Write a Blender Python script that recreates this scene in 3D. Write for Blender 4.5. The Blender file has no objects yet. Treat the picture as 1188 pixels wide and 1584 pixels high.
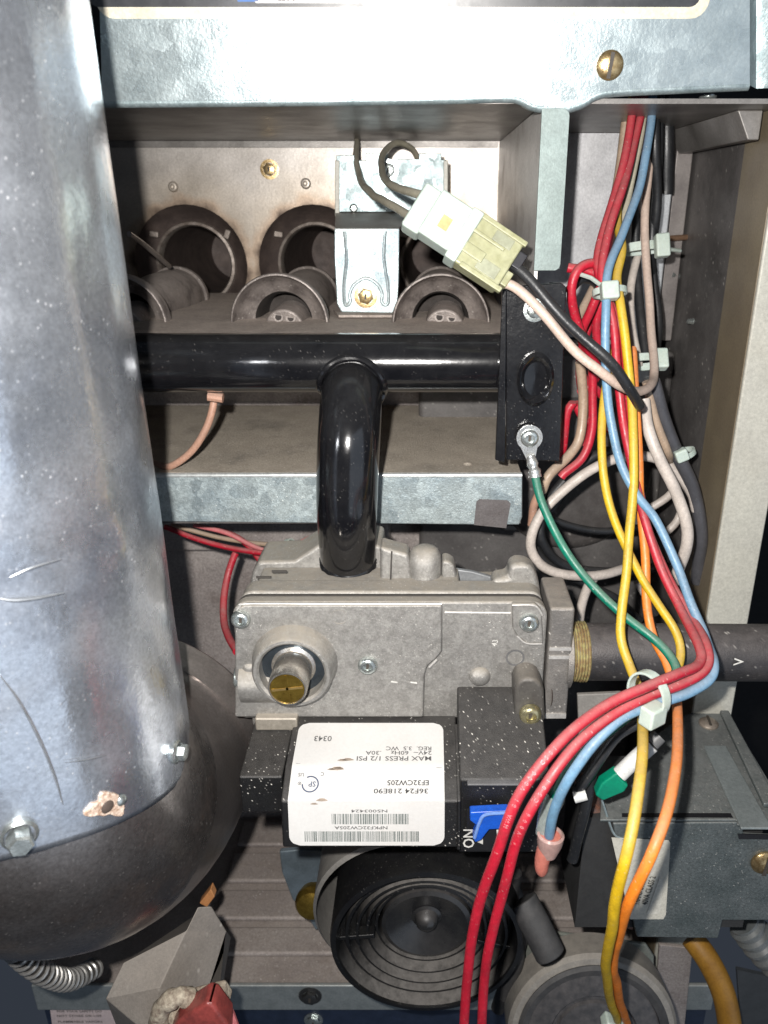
import bpy, math, random
from mathutils import Vector, Matrix, noise
from mathutils.geometry import tessellate_polygon
random.seed(7)
S = 0.001                      # the helpers work in millimetres, the scene is in metres
sc = bpy.context.scene
PITCH = math.radians(21.8); CP, SP = math.cos(PITCH), math.sin(PITCH); F = 1190.0
# ------------------------------------------------------------------ camera, light, exposure
cd = bpy.data.cameras.new('camera'); cam = bpy.data.objects.new('camera', cd); sc.collection.objects.link(cam)
cam.location = (0, 0, 0); cam.rotation_euler = (math.radians(90) - PITCH, 0, 0)
cd.sensor_fit = 'VERTICAL'; cd.sensor_height = 24; cd.lens = 24 * F / 1584; cd.shift_x = -66 / 1584
cd.clip_start = 0.01; cd.clip_end = 20
sc.camera = cam
cd.dof.use_dof = True; cd.dof.focus_distance = 0.275; cd.dof.aperture_fstop = 13
w = bpy.data.worlds.new('World'); sc.world = w; w.use_nodes = True
bg = w.node_tree.nodes['Background']; bg.inputs[0].default_value = (0.62, 0.75, 1.0, 1); bg.inputs[1].default_value = 0.05
def lamp(name, loc, target, size, power, col, shape='DISK', sizey=None):
    l = bpy.data.lights.new(name, 'AREA'); l.shape = shape; l.size = size; l.energy = power; l.color = col
    if sizey: l.size_y = sizey
    o = bpy.data.objects.new(name, l); sc.collection.objects.link(o); o.location = loc
    o.rotation_euler = (Vector(target) - Vector(loc)).to_track_quat('-Z', 'Y').to_euler(); return o
lamp('camera_flash', (-0.014, 0.0, 0.016), (-0.01, 0.3, -0.11), 0.006, 1.95, (1.0, 0.965, 0.925))
lamp('added_room_fill', (1.05, -1.15, -0.25), (-0.1, 0.25, -0.1), 1.7, 10, (0.74, 0.85, 1.0), 'RECTANGLE', 2.5)  # added bluish lamp out of view, for duct reflections and soft fill
sc.view_settings.view_transform = 'Standard'; sc.view_settings.look = 'None'
sc.view_settings.exposure = 0; sc.view_settings.gamma = 1
sc.render.engine = 'CYCLES'
# ------------------------------------------------------------------ photograph ray -> place in the cabinet
def ray(px, py):
    a = (px - 660) / F; b = (792 - py) / F
    return Vector((a, b * SP + CP, b * CP - SP))
def P(px, py, Y):
    d = ray(px, py); return d * (Y / d.y)
def PZ(px, py, Z):
    d = ray(px, py); return d * (Z / d.z)
def PL(px, py, o, n):
    d = ray(px, py); n = Vector(n); return d * (Vector(o).dot(n) / d.dot(n))
V = Vector
# ------------------------------------------------------------------ materials
MATS = {}
_a = Vector((1, -1, -1)).normalized(); _b = Vector((1, 1, 0)).normalized(); STREAK = Matrix((_a, _b, _a.cross(_b))).to_euler('XYZ')
def M(name, c, c2=None, metal=0.0, rough=0.5, ns=0.15, nmix=1.0, dust=0.0, dcol=(.36, .32, .27), speck=0.0, spk=0.9,
      bump=0.0, bs=1.5, span=0.0, coat=0.0, scratch=0.0, sss=0.0, rvar=0.1, trans=0.0, grime=0.0, gcol=(.05, .04, .035), gs=0.05, grain=0.16):
    if name in MATS: return MATS[name]
    m = bpy.data.materials.new(name); m.use_nodes = True; MATS[name] = m
    nt = m.node_tree; N = nt.nodes; L = nt.links; b = N['Principled BSDF']
    tc = N.new('ShaderNodeTexCoord'); mp = N.new('ShaderNodeMapping'); mp.inputs['Scale'].default_value = (1000,) * 3
    L.new(tc.outputs['Object'], mp.inputs[0]); co = mp.outputs[0]
    def noisef(scale, detail=4, vec=co, r=0.55):
        n = N.new('ShaderNodeTexNoise'); n.inputs['Scale'].default_value = scale; n.inputs['Detail'].default_value = detail
        n.inputs['Roughness'].default_value = r; L.new(vec, n.inputs['Vector']); return n.outputs[0]
    def mr(v, a, b_, c_=0, d=1):
        n = N.new('ShaderNodeMapRange'); n.inputs[1].default_value = a; n.inputs[2].default_value = b_
        n.inputs[3].default_value = c_; n.inputs[4].default_value = d; L.new(v, n.inputs[0]); return n.outputs[0]
    def mul(u, v, op='MULTIPLY'):
        n = N.new('ShaderNodeMath'); n.operation = op
        for i, q in enumerate((u, v)):
            if isinstance(q, (int, float)): n.inputs[i].default_value = q
            else: L.new(q, n.inputs[i])
        return n.outputs[0]
    def mix(f, A, B):
        n = N.new('ShaderNodeMix'); n.data_type = 'RGBA'
        if isinstance(f, (int, float)): n.inputs[0].default_value = f
        else: L.new(f, n.inputs[0])
        for i, q in ((6, A), (7, B)):
            if isinstance(q, tuple): n.inputs[i].default_value = (*q, 1)
            else: L.new(q, n.inputs[i])
        return n.outputs[2]
    if c2 is None: c2 = tuple(x * 0.8 for x in c)
    col = mix(mul(mr(noisef(ns, 5), .35, .65), nmix), c, c2)
    ro = mr(noisef(ns * 2.3, 3), .3, .7, max(.03, rough - rvar * rough), rough + rvar * rough)
    me = None; hgt = None
    if span:
        vo = N.new('ShaderNodeTexVoronoi'); vo.inputs['Scale'].default_value = .22
        va = N.new('ShaderNodeVectorMath'); va.operation = 'ADD'
        nn = N.new('ShaderNodeTexNoise'); nn.inputs['Scale'].default_value = .35; L.new(co, nn.inputs['Vector'])
        sc_ = N.new('ShaderNodeVectorMath'); sc_.operation = 'SCALE'; sc_.inputs[3].default_value = 3.0
        L.new(nn.outputs[1], sc_.inputs[0]); L.new(co, va.inputs[0]); L.new(sc_.outputs[0], va.inputs[1]); L.new(va.outputs[0], vo.inputs['Vector'])
        sx = N.new('ShaderNodeSeparateColor'); L.new(vo.outputs['Color'], sx.inputs[0])
        col = mix(mul(sx.outputs[0], span), col, tuple(min(1, x * 1.35) for x in c))
        ro = mul(ro, mr(sx.outputs[1], 0, 1, 1 - span * .5, 1 + span * .5))
    if grime:
        g = mr(noisef(gs, 6, r=.65), .52, .68)
        col = mix(mul(g, grime), col, gcol)
        ro = mul(ro, mul(g, .25 * grime), 'ADD')
    if scratch:
        mp2 = N.new('ShaderNodeMapping'); mp2.inputs['Scale'].default_value = (.6, .6, .05); mp2.inputs['Rotation'].default_value = (.2, .5, .3)
        L.new(co, mp2.inputs[0])
        s1 = mr(noisef(1.2, 6, mp2.outputs[0], .7), .62, .74)
        col = mix(mul(s1, scratch), col, tuple(min(1, x * 1.5 + .1) for x in c))
        ro = mul(ro, mul(s1, scratch * .3), 'ADD')
    if grain:
        gm = N.new('ShaderNodeMix'); gm.data_type = 'RGBA'; gm.blend_type = 'MULTIPLY'; gm.inputs[0].default_value = 1
        gv = mr(noisef(.9, 6, r=.75), .3, .7, 1 - grain * 1.6, 1 + grain * .7); L.new(col, gm.inputs[6]); L.new(gv, gm.inputs[7]); col = gm.outputs[2]
    dm = None
    if dust:
        ge = N.new('ShaderNodeNewGeometry'); sp_ = N.new('ShaderNodeSeparateXYZ'); L.new(ge.outputs['Normal'], sp_.inputs[0])
        up = mr(sp_.outputs[2], .15, .85)
        dm = mul(mul(up, dust), mr(noisef(.25, 6, r=.7), .25, .6, .35, 1))
        col = mix(dm, col, dcol)
        ro = mul(ro, mul(dm, .4), 'ADD')
    if speck:
        mp4 = N.new('ShaderNodeMapping'); mp4.inputs['Rotation'].default_value = STREAK; L.new(co, mp4.inputs[0])
        mp3 = N.new('ShaderNodeMapping'); mp3.inputs['Scale'].default_value = (.38, 1.0, 1.0); L.new(mp4.outputs[0], mp3.inputs[0])
        vs = N.new('ShaderNodeTexVoronoi'); vs.inputs['Scale'].default_value = spk; L.new(mp3.outputs[0], vs.inputs['Vector'])
        sv = N.new('ShaderNodeSeparateColor'); L.new(vs.outputs['Color'], sv.inputs[0])
        k = mul(mr(vs.outputs['Distance'], .08, .26, 1, 0), mr(sv.outputs[0], .35, 1.0))
        k = mul(k, mr(noisef(.06, 4), .38, .60, .05, 1)); k = mul(k, speck)
        col = mix(k, col, (.86, .82, .75)); dm = k if dm is None else mul(dm, k, 'MAXIMUM')
    L.new(col, b.inputs['Base Color'])
    if dm is not None and metal:
        L.new(mr(dm, 0, 1, metal, metal * .1), b.inputs['Metallic'])
    else: b.inputs['Metallic'].default_value = metal
    rc = N.new('ShaderNodeClamp'); rc.inputs[1].default_value = .04; L.new(ro, rc.inputs[0]); L.new(rc.outputs[0], b.inputs['Roughness'])
    if coat: b.inputs['Coat Weight'].default_value = coat; b.inputs['Coat Roughness'].default_value = .12
    if sss: b.inputs['Subsurface Weight'].default_value = sss; b.inputs['Subsurface Scale'].default_value = .003; b.inputs['Subsurface Radius'].default_value = (1, .9, .7)
    if trans: b.inputs['Transmission Weight'].default_value = trans
    if bump:
        bp = N.new('ShaderNodeBump'); bp.inputs['Strength'].default_value = min(1, bump); bp.inputs['Distance'].default_value = .0004
        h = noisef(bs, 5, r=.6)
        if dm is not None: h = mul(h, mul(dm, .6), 'ADD')
        L.new(h, bp.inputs['Height']); L.new(bp.outputs[0], b.inputs['Normal'])
    return m
galv = M('galvanised_steel', (.32, .38, .39), (.22, .28, .29), metal=.6, rough=.46, ns=.1, span=.45, dust=.25, bump=.3, bs=.8, scratch=.15, grime=.25, gcol=(.17, .2, .2), speck=.35, spk=1.0, grain=.22)
galv_zinc = M('zinc_passivated_steel', (.44, .50, .50), (.27, .34, .38), metal=.6, rough=.42, ns=.04, dust=.85, dcol=(.38, .34, .28), speck=.8, spk=1.3, bump=.4, bs=1.6, span=.45, grime=.35, gcol=(.22, .25, .24), grain=.25)
galv_dusty = M('dusty_shelf_steel', (.45, .40, .335), (.33, .29, .24), metal=.1, rough=.6, ns=.08, dust=.35, dcol=(.44, .385, .31), speck=1.0, spk=1.0, bump=.8, bs=1.2, grime=.85, gcol=(.13, .12, .105), gs=.03, grain=.35)
galv_dull = M('dull_lower_steel', (.44, .395, .37), (.32, .28, .265), metal=.2, rough=.5, ns=.03, dust=.5, dcol=(.28, .235, .20), speck=.7, spk=.7, bump=.4, bs=.5, grime=.6, gcol=(.16, .125, .11), grain=.3)
box_steel = M('weathered_inner_steel', (.27, .255, .24), (.15, .14, .13), metal=.45, rough=.42, ns=.04, bump=.15, bs=.5, dust=.3)
dark_paint = M('dark_brown_paint', (.115, .108, .104), (.065, .06, .058), rough=.5, ns=.04, bump=.2, speck=.4, spk=.4, grime=.45, gcol=(.035, .033, .032))
tray_mat = M('dusty_burner_tray', (.48, .41, .36), (.34, .285, .25), metal=.1, rough=.65, ns=.1, dust=.4, dcol=(.48, .41, .355), speck=1.0, spk=.9, bump=.8, bs=1, grime=.5, gcol=(.16, .13, .11), gs=.06, grain=.35)
burner_mat = M('heat_greyed_burner_steel', (.27, .235, .215), (.15, .13, .12), metal=.35, rough=.5, ns=.12, dust=.5, dcol=(.34, .295, .265), bump=.6, bs=.9, grime=.6, gcol=(.06, .045, .04), gs=.12, speck=.4, spk=.7)
cast = M('cast_aluminium', (.40, .388, .365), (.30, .29, .272), metal=.62, rough=.42, ns=.3, dust=.85, dcol=(.285, .255, .21), speck=.75, spk=1.3, bump=.5, bs=4.5, grain=.2)
cast_side = M('cast_aluminium_block', (.30, .28, .26), (.2, .19, .18), metal=.5, rough=.45, ns=.09, dust=.75, dcol=(.29, .255, .215), speck=.85, spk=.6, bump=.6, bs=2)
black_pipe = M('gloss_black_paint', (.004, .004, .005), (.008, .008, .009), rough=.15, ns=.1, coat=.5, speck=.10, spk=1.1, bump=.12, bs=.35, dust=.12, dcol=(.08, .08, .08))
black_plate = M('gloss_black_plate', (.004, .004, .005), (.009, .009, .01), rough=.22, ns=.1, coat=.3, speck=.14, spk=1.1, bump=.25, bs=.7)
iron = M('black_iron_pipe', (.035, .034, .036), (.055, .05, .05), rough=.45, ns=.15, metal=.3, dust=.5, dcol=(.15, .135, .13), speck=.5, spk=.5, bump=.4, bs=1.5)
black_plastic = M('black_plastic', (.006, .006, .007), (.01, .01, .01), rough=.4, ns=.1, dust=.6, dcol=(.060, .056, .052), speck=1.0, spk=1.0, bump=.4, bs=2.5)
fan_plastic = M('black_motor_plastic', (.005, .005, .006), (.009, .009, .009), rough=.4, ns=.1, speck=.1, bump=.15)
bowl_plastic = M('dusty_bowl_plastic', (.006, .006, .007), (.01, .01, .01), rough=.36, ns=.1, dust=1.0, dcol=(.15, .14, .13), speck=.15, bump=.15)
bell_steel = M('motor_shell_steel', (.33, .32, .30), (.26, .25, .24), metal=.5, rough=.45, dust=.3)
rubber = M('black_rubber', (.03, .03, .031), (.05, .048, .048), rough=.6, ns=.2, dust=.3, dcol=(.12, .12, .12), bump=.2)
alu = M('machined_aluminium', (.72, .68, .62), (.62, .58, .52), metal=.9, rough=.25, ns=.3, bump=.1)
brass = M('brass', (.50, .34, .07), (.33, .21, .04), metal=.9, rough=.3, ns=.3, bump=.15)
brass_worn = M('zinc_yellow_screw', (.62, .47, .25), (.38, .26, .12), metal=.85, rough=.3, ns=.6, bump=.2, bs=2)
zinc = M('zinc_screw', (.62, .66, .64), (.42, .46, .45), metal=.85, rough=.25, ns=.5, bump=.2, bs=2)
tin = M('tinned_crimp', (.75, .76, .74), (.55, .56, .55), metal=.8, rough=.25, ns=.5, bump=.3, bs=1.5)
cream = M('cream_border_print', (.76, .70, .55), rough=.35, ns=.1)
panel_black = M('black_control_print', (.03, .032, .036), (.05, .052, .056), rough=.35)
white_label = M('white_paper_label', (.55, .545, .53), (.50, .49, .475), rough=.4, ns=.05, nmix=.6, grime=.15, gcol=(.50, .44, .38), gs=.06, grain=.04)
label_ink = M('grey_label_ink', (.02, .022, .025), rough=.6)
pale_ink = M('faint_label_ink', (.10, .10, .10), rough=.6)
blue_ink = M('blue_label_ink', (.04, .06, .12), rough=.6)
post_paint = M('beige_cabinet_paint', (.47, .46, .40), (.43, .42, .37), rough=.45, ns=.04, bump=.1, bs=1.2, grime=.15, gcol=(.25, .22, .17))
post_inner = M('olive_cabinet_paint', (.20, .165, .11), (.16, .13, .09), rough=.4, ns=.04, bump=.1, scratch=.12)
trafo = M('transformer_grey_steel', (.15, .168, .168), (.10, .12, .12), metal=.35, rough=.42, ns=.08, dust=.5, dcol=(.21, .21, .20), speck=.6, spk=.9, bump=.4, grime=.45, gcol=(.07, .075, .075), grain=.3)
lam = M('rust_brown_laminations', (.19, .085, .055), (.08, .055, .05), rough=.5, ns=.3, bump=.3)
nylon = M('white_nylon', (.46, .53, .48), (.39, .46, .41), rough=.42, sss=.35, grime=.15, gcol=(.42, .42, .32), grain=.08)
nylon_y = M('yellowed_nylon', (.48, .48, .30), (.36, .36, .2), rough=.34, sss=.3, ns=.3, trans=.3, grain=.08)
navy = M('navy_floor_paint', (.018, .028, .055), (.012, .02, .04), rough=.5)
blue_plastic = M('blue_switch_plastic', (.01, .09, .50), (.01, .07, .4), rough=.35)
white_paint = M('white_lettering', (.62, .61, .57), rough=.5)
clay = M('weathered_grey_plastic', (.23, .205, .18), (.19, .17, .15), rough=.6, dust=.4, dcol=(.30, .27, .235), speck=.3, spk=.3, bump=.3, ns=.08)
corroded = M('corroded_beige_crust', (.50, .44, .34), (.22, .17, .13), rough=.8, ns=.5, bump=1, bs=1)
red_plastic = M('faded_red_plastic', (.36, .07, .06), (.20, .045, .04), rough=.35, ns=.2, bump=.3)
pink_crimp = M('pink_crimp_sleeve', (.50, .17, .13), (.42, .13, .10), rough=.3, sss=.2)
clear = M('cloudy_clear_sleeve', (.50, .56, .54), (.45, .5, .48), rough=.25, trans=.6)
green_tape = M('green_tape', (.0, .22, .12), (.0, .17, .10), rough=.4)
black_void = M('unlit_room_wall', (.012, .012, .013), rough=.9)
hose_y = M('amber_hose', (.32, .16, .02), (.25, .12, .015), rough=.5, ns=.1)
conduit = M('grey_conduit', (.15, .16, .165), (.11, .12, .12), rough=.45)
ptfe = M('thread_seal_tape', (.40, .36, .16), (.26, .17, .08), rough=.5, ns=.5, bump=.6, bs=1)
rustm = M('rust_scab', (.35, .22, .15), (.6, .5, .42), rough=.8, ns=.9, bump=1, bs=1)
WM = {}
for n_, c_ in dict(red=(.44, .012, .03), yellow=(.62, .40, .012), orange=(.80, .22, .02), blue=(.15, .29, .43), green=(.0, .16, .10),
                   black=(.015, .016, .018), white=(.54, .48, .43), tan=(.38, .28, .2), pink=(.52, .40, .33), olive=(.40, .37, .28), grey=(.07, .07, .078), salmon=(.62, .17, .18), copper=(.42, .24, .17)).items():
    dk_ = n_ in ('black', 'grey')
    WM[n_] = M('wire_insulation_' + n_, c_, tuple(x * .8 for x in c_), rough=.42, ns=.12, rvar=.25, dust=.06 if dk_ else .3, dcol=(.34, .31, .28), speck=.12 if dk_ else .35, spk=1.2, grime=0 if dk_ else .35, gcol=tuple(x * .5 + .02 for x in c_), gs=.16, bump=.2)
# duct metal: shiny, stained, scratched
duct_m = M('shiny_vent_steel', (.80, .84, .90), (.58, .63, .71), metal=.9, rough=.25, ns=.02, rvar=.5, scratch=.5, bump=.3, bs=.25, grime=.8, gcol=(.26, .29, .35), gs=.02, speck=.35, spk=.7, grain=.2)
elbow_m = M('tarnished_elbow_steel', (.36, .335, .325), (.21, .19, .18), metal=.88, rough=.28, ns=.03, rvar=.4, scratch=.35, bump=.3, bs=.2, grime=.85, gcol=(.10, .08, .07), gs=.035, speck=.3, spk=.7, grain=.25)
elbow_b = M('brown_tarnished_elbow', (.36, .325, .31), (.22, .195, .185), metal=.85, rough=.31, ns=.03, bump=.2, bs=.2, grime=.4, dust=.2)
# heat-stained vestibule panel
HOLES = [(-130, -31), (-61.5, -31), (7, -31)]
def heat_panel():
    m = M('heat_stained_panel', (.52, .485, .45), (.40, .37, .34), metal=.5, rough=.42, ns=.05, bump=.15, bs=.6, speck=.15, spk=.2)
    nt = m.node_tree; N = nt.nodes; L = nt.links; b = N['Principled BSDF']
    src = b.inputs['Base Color'].links[0].from_socket
    geo = N.new('ShaderNodeNewGeometry'); f = None; nz = N.new('ShaderNodeTexNoise'); nz.inputs['Scale'].default_value = 90
    L.new(geo.outputs['Position'], nz.inputs['Vector'])
    for hx, hz in HOLES:
        d = N.new('ShaderNodeVectorMath'); d.operation = 'DISTANCE'; L.new(geo.outputs['Position'], d.inputs[0]); d.inputs[1].default_value = (hx * S, .445, hz * S)
        if f is None: f = d.outputs['Value']
        else:
            mn = N.new('ShaderNodeMath'); mn.operation = 'MINIMUM'; L.new(f, mn.inputs[0]); L.new(d.outputs['Value'], mn.inputs[1]); f = mn.outputs[0]
    ad = N.new('ShaderNodeMath'); ad.operation = 'MULTIPLY_ADD'; L.new(nz.outputs[0], ad.inputs[0]); ad.inputs[1].default_value = .012; L.new(f, ad.inputs[2])
    r = N.new('ShaderNodeValToRGB'); r.color_ramp.elements[0].position = .033; r.color_ramp.elements[0].color = (.09, .06, .045, 1)
    r.color_ramp.elements[1].position = .062; r.color_ramp.elements[1].color = (1, 1, 1, 1)
    for p_, c_ in ((.0362, (.24, .18, .14)), (.0382, (.80, .64, .50)), (.043, (.95, .90, .82))):
        e = r.color_ramp.elements.new(p_); e.color = (*c_, 1)
    L.new(ad.outputs[0], r.inputs[0])
    mx = N.new('ShaderNodeMix'); mx.data_type = 'RGBA'; mx.blend_type = 'MULTIPLY'; mx.inputs[0].default_value = 1
    L.new(src, mx.inputs[6]); L.new(r.outputs[0], mx.inputs[7]); L.new(mx.outputs[2], b.inputs['Base Color'])
    return m
panel_m = heat_panel()
burnt = M('burnt_tube_inside', (.10, .075, .065), (.06, .045, .04), metal=.3, rough=.6, ns=.1, bump=.3)
burnt_lip = M('burnt_tube_lip', (.30, .26, .23), (.16, .13, .11), metal=.5, rough=.5, ns=.2, bump=.3)
# ------------------------------------------------------------------ mesh building
class MB:
    def __init__(s): s.v = []; s.f = []
    def add(s, vs, fs):
        k = len(s.v); s.v += [V(v) for v in vs]; s.f += [tuple(i + k for i in f) for f in fs]; return s
    def box(s, x0, x1, y0, y1, z0, z1):
        return s.add([(x, y, z) for z in (z0, z1) for y in (y0, y1) for x in (x0, x1)], [(0, 2, 3, 1), (4, 5, 7, 6), (0, 1, 5, 4), (2, 6, 7, 3), (0, 4, 6, 2), (1, 3, 7, 5)])
    def obox(s, c, ax, ay, az, sx, sy, sz):
        c = V(c); ax = V(ax).normalized(); ay = V(ay).normalized(); az = V(az).normalized()
        return s.add([c + ax * (i * sx / 2) + ay * (j * sy / 2) + az * (k * sz / 2) for k in (-1, 1) for j in (-1, 1) for i in (-1, 1)],
                     [(0, 2, 3, 1), (4, 5, 7, 6), (0, 1, 5, 4), (2, 6, 7, 3), (0, 4, 6, 2), (1, 3, 7, 5)])
    def prism(s, pts, ext):
        pts = [V(p) for p in pts]; n = len(pts); e = V(ext)
        return s.add(pts + [p + e for p in pts], [tuple(range(n))[::-1], tuple(range(n, 2 * n))] + [(i, (i + 1) % n, (i + 1) % n + n, i + n) for i in range(n)])
    def plate(s, outer, holes, fn, ext):
        loops = [outer] + holes; flat = [p for l in loops for p in l]; n = len(flat)
        tris = tessellate_polygon([[V((p[0], p[1], 0)) for p in l] for l in loops])
        e = V(ext); A = [V(fn(*p)) for p in flat]; fs = [tuple(t) for t in tris] + [tuple(i + n for i in t[::-1]) for t in tris]
        k = 0
        for l in loops:
            m = len(l); fs += [(k + i, k + (i + 1) % m, k + (i + 1) % m + n, k + i + n) for i in range(m)]; k += m
        return s.add(A + [p + e for p in A], fs)
    def lathe(s, o, ax, prof, seg=32, up=None):
        o = V(o); ax = V(ax).normalized(); u = ax.orthogonal().normalized() if up is None else V(up); w_ = ax.cross(u)
        vs = []; fs = []; m = len(prof)
        for r, h in prof:
            for i in range(seg):
                t = 2 * math.pi * i / seg; vs.append(o + ax * h + (u * math.cos(t) + w_ * math.sin(t)) * max(r, 1e-4))
        for j in range(m - 1):
            for i in range(seg): fs.append((j * seg + i, j * seg + (i + 1) % seg, (j + 1) * seg + (i + 1) % seg, (j + 1) * seg + i))
        return s.add(vs, fs)
    def cyl(s, a, b, r, seg=24, r2=None):
        a = V(a); b = V(b); h = (b - a).length; r2 = r if r2 is None else r2
        return s.lathe(a, b - a, [(0, 0), (r, 0), (r2, h), (0, h)], seg)
    def tube(s, pts, r, seg=12, caps=True):
        pts = [V(p) for p in pts]; n = len(pts); rr = r if isinstance(r, list) else [r] * n
        t0 = (pts[1] - pts[0]).normalized(); u = t0.orthogonal().normalized(); vs = []; fs = []
        for i, p in enumerate(pts):
            t = (pts[min(i + 1, n - 1)] - pts[max(i - 1, 0)]).normalized(); u = (u - t * u.dot(t)).normalized(); w_ = t.cross(u)
            for k in range(seg):
                a = 2 * math.pi * k / seg; vs.append(p + (u * math.cos(a) + w_ * math.sin(a)) * rr[i])
        for i in range(n - 1):
            for k in range(seg): fs.append((i * seg + k, i * seg + (k + 1) % seg, (i + 1) * seg + (k + 1) % seg, (i + 1) * seg + k))
        if caps: fs += [tuple(range(seg))[::-1], tuple(range((n - 1) * seg, n * seg))]
        return s.add(vs, fs)
    def dome(s, c, ax, r, h, seg=20, k=5):
        return s.lathe(c, ax, [(r * math.cos(math.pi / 2 * i / k), h * math.sin(math.pi / 2 * i / k)) for i in range(k + 1)], seg)
def spline(pts, n=8):
    pts = [V(p) for p in pts]; out = []; q = [pts[0] * 2 - pts[1]] + pts + [pts[-1] * 2 - pts[-2]]
    for i in range(1, len(q) - 2):
        a, b, c, d = q[i - 1:i + 3]
        # centripetal-like Catmull-Rom keeps bends even
        for k in range(n):
            t = k / n; out.append(.5 * ((2 * b) + (c - a) * t + (2 * a - 5 * b + 4 * c - d) * t * t + (3 * b - a - 3 * c + d) * t ** 3))
    out.append(pts[-1]); return out
def link(o): sc.collection.objects.link(o)
def tag(o, label=None, cat=None, group=None, kind=None):
    if label: o['label'] = label
    if cat: o['category'] = cat
    if group: o['group'] = group
    if kind: o['kind'] = kind
    return o
def thing(name, label, cat, loc, group=None):
    o = bpy.data.objects.new(name, None); link(o); o.empty_display_size = .01; o.location = V(loc) * S; o['_o'] = 0; del o['_o']
    ORG[o.name] = V(loc); return tag(o, label, cat, group)
ORG = {}
def mesh(name, mb, mat, parent=None, bevel=0, seg=2, smooth=True, label=None):
    mats = mat if isinstance(mat, list) else [mat]
    org = ORG[parent.name] if parent else sum(mb.v, V((0, 0, 0))) / len(mb.v)
    me = bpy.data.meshes.new(name); me.from_pydata([(v - org) * S for v in mb.v], [], mb.f); me.validate(); 
    import bmesh
    bm = bmesh.new(); bm.from_mesh(me); bmesh.ops.remove_doubles(bm, verts=bm.verts, dist=2e-7); bmesh.ops.recalc_face_normals(bm, faces=bm.faces); bm.to_mesh(me); bm.free()
    for m in mats: me.materials.append(m)
    if smooth:
        me.polygons.foreach_set('use_smooth', [True] * len(me.polygons)); me.set_sharp_from_angle(angle=math.radians(35))
    o = bpy.data.objects.new(name, me); link(o)
    if parent:
        o.parent = parent; ORG[o.name] = ORG[parent.name]
    else:
        o.location = org * S; ORG[o.name] = org
    if bevel:
        b = o.modifiers.new('bevel', 'BEVEL'); b.width = bevel * S; b.segments = seg; b.limit_method = 'ANGLE'; b.angle_limit = math.radians(35); b.use_clamp_overlap = True; b.harden_normals = True
    if label: o['label'] = label
    return o
def solo(name, mb, mat, label, cat, group=None, bevel=0, kind=None, **k):
    return tag(mesh(name, mb, mat, None, bevel, **k), label, cat, group, kind)
def text(s, size, o, xd, yd, mat, parent, name='lettering', ext=.04, align='LEFT', wfit=None):
    c = bpy.data.curves.new('t', 'FONT'); c.body = s; c.size = 1; c.offset = .012; c.align_x = align; c.resolution_u = 2
    ob = bpy.data.objects.new('t', c); link(ob); dg = bpy.context.evaluated_depsgraph_get(); me = bpy.data.meshes.new_from_object(ob.evaluated_get(dg))
    bpy.data.objects.remove(ob); o = V(o); xd = V(xd).normalized(); yd = V(yd).normalized(); nd = xd.cross(yd)
    mb = MB(); xs = [v.co.x for v in me.vertices]; wd = max(xs) - min(xs); sx = size if wfit is None else wfit / wd
    vs = [o + xd * (v.co.x * sx) + yd * (v.co.y * size) + nd * ext for v in me.vertices]; mb.add(vs, [tuple(p.vertices) for p in me.polygons])
    bpy.data.meshes.remove(me); return mb if parent is None else mesh(name, mb, mat, parent, smooth=False)
def screw_head(o, ax, r, parent, mat, slot='hex', h=None, name='screw', label=None):
    o = V(o); ax = V(ax).normalized(); h = h or r * .55; q = parent
    mb = MB(); mb.lathe(o, ax, [(r * 1.0, 0), (r, h * .45), (r * .86, h * .8), (r * .62, h), (r * .5, h), (r * .45, h * .45), (0, h * .45)], 24)
    if slot == 'slot':
        mb = MB(); mb.lathe(o, ax, [(r, 0), (r, h * .35), (r * .8, h * .75), (r * .4, h * .95), (0, h)], 28)
    if slot == 'hexwasher':
        mb = MB(); mb.lathe(o, ax, [(r * 1.5, 0), (r * 1.5, h * .25), (r * 1.1, h * .3), (r, h * .3)], 24); mb.lathe(o, ax, [(r, h * .2), (r, h * 1.1), (r * .8, h * 1.25), (0, h * 1.25)], 6)
    ob = mesh(name, mb, mat, q, label=label)
    if slot in ('slot', 'hex', 'hexwasher'):
        u = ax.orthogonal().normalized(); u = (u + ax.cross(u) * .8).normalized(); wv = ax.cross(u); z = h * (.98 if slot == 'slot' else .5 if slot == 'hex' else 1.28)
        mesh('slot', MB().obox(o + ax * z, u, wv, ax, r * (1.7 if slot == 'slot' else .7), r * .28, h * .06 + .05), M('dark_recess', (.06, .05, .04), rough=.6), ob if False else q)
    return ob
def rrect(x0, x1, z0, z1, r, n=5, corners=(1, 1, 1, 1)):
    out = []
    for (cx, cz, a0, on) in ((x1 - r, z0 + r, -90, corners[0]), (x1 - r, z1 - r, 0, corners[1]), (x0 + r, z1 - r, 90, corners[2]), (x0 + r, z0 + r, 180, corners[3])):
        if on:
            for i in range(n + 1):
                a = math.radians(a0 + 90 * i / n); out.append((cx + r * math.cos(a), cz + r * math.sin(a)))
        else:
            out.append((x1 if cx > (x0 + x1) / 2 else x0, z0 if cz < (z0 + z1) / 2 else z1))
    return out
def circ(x, z, r, n=40): return [(x + r * math.cos(2 * math.pi * i / n), z + r * math.sin(2 * math.pi * i / n)) for i in range(n)]

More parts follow.
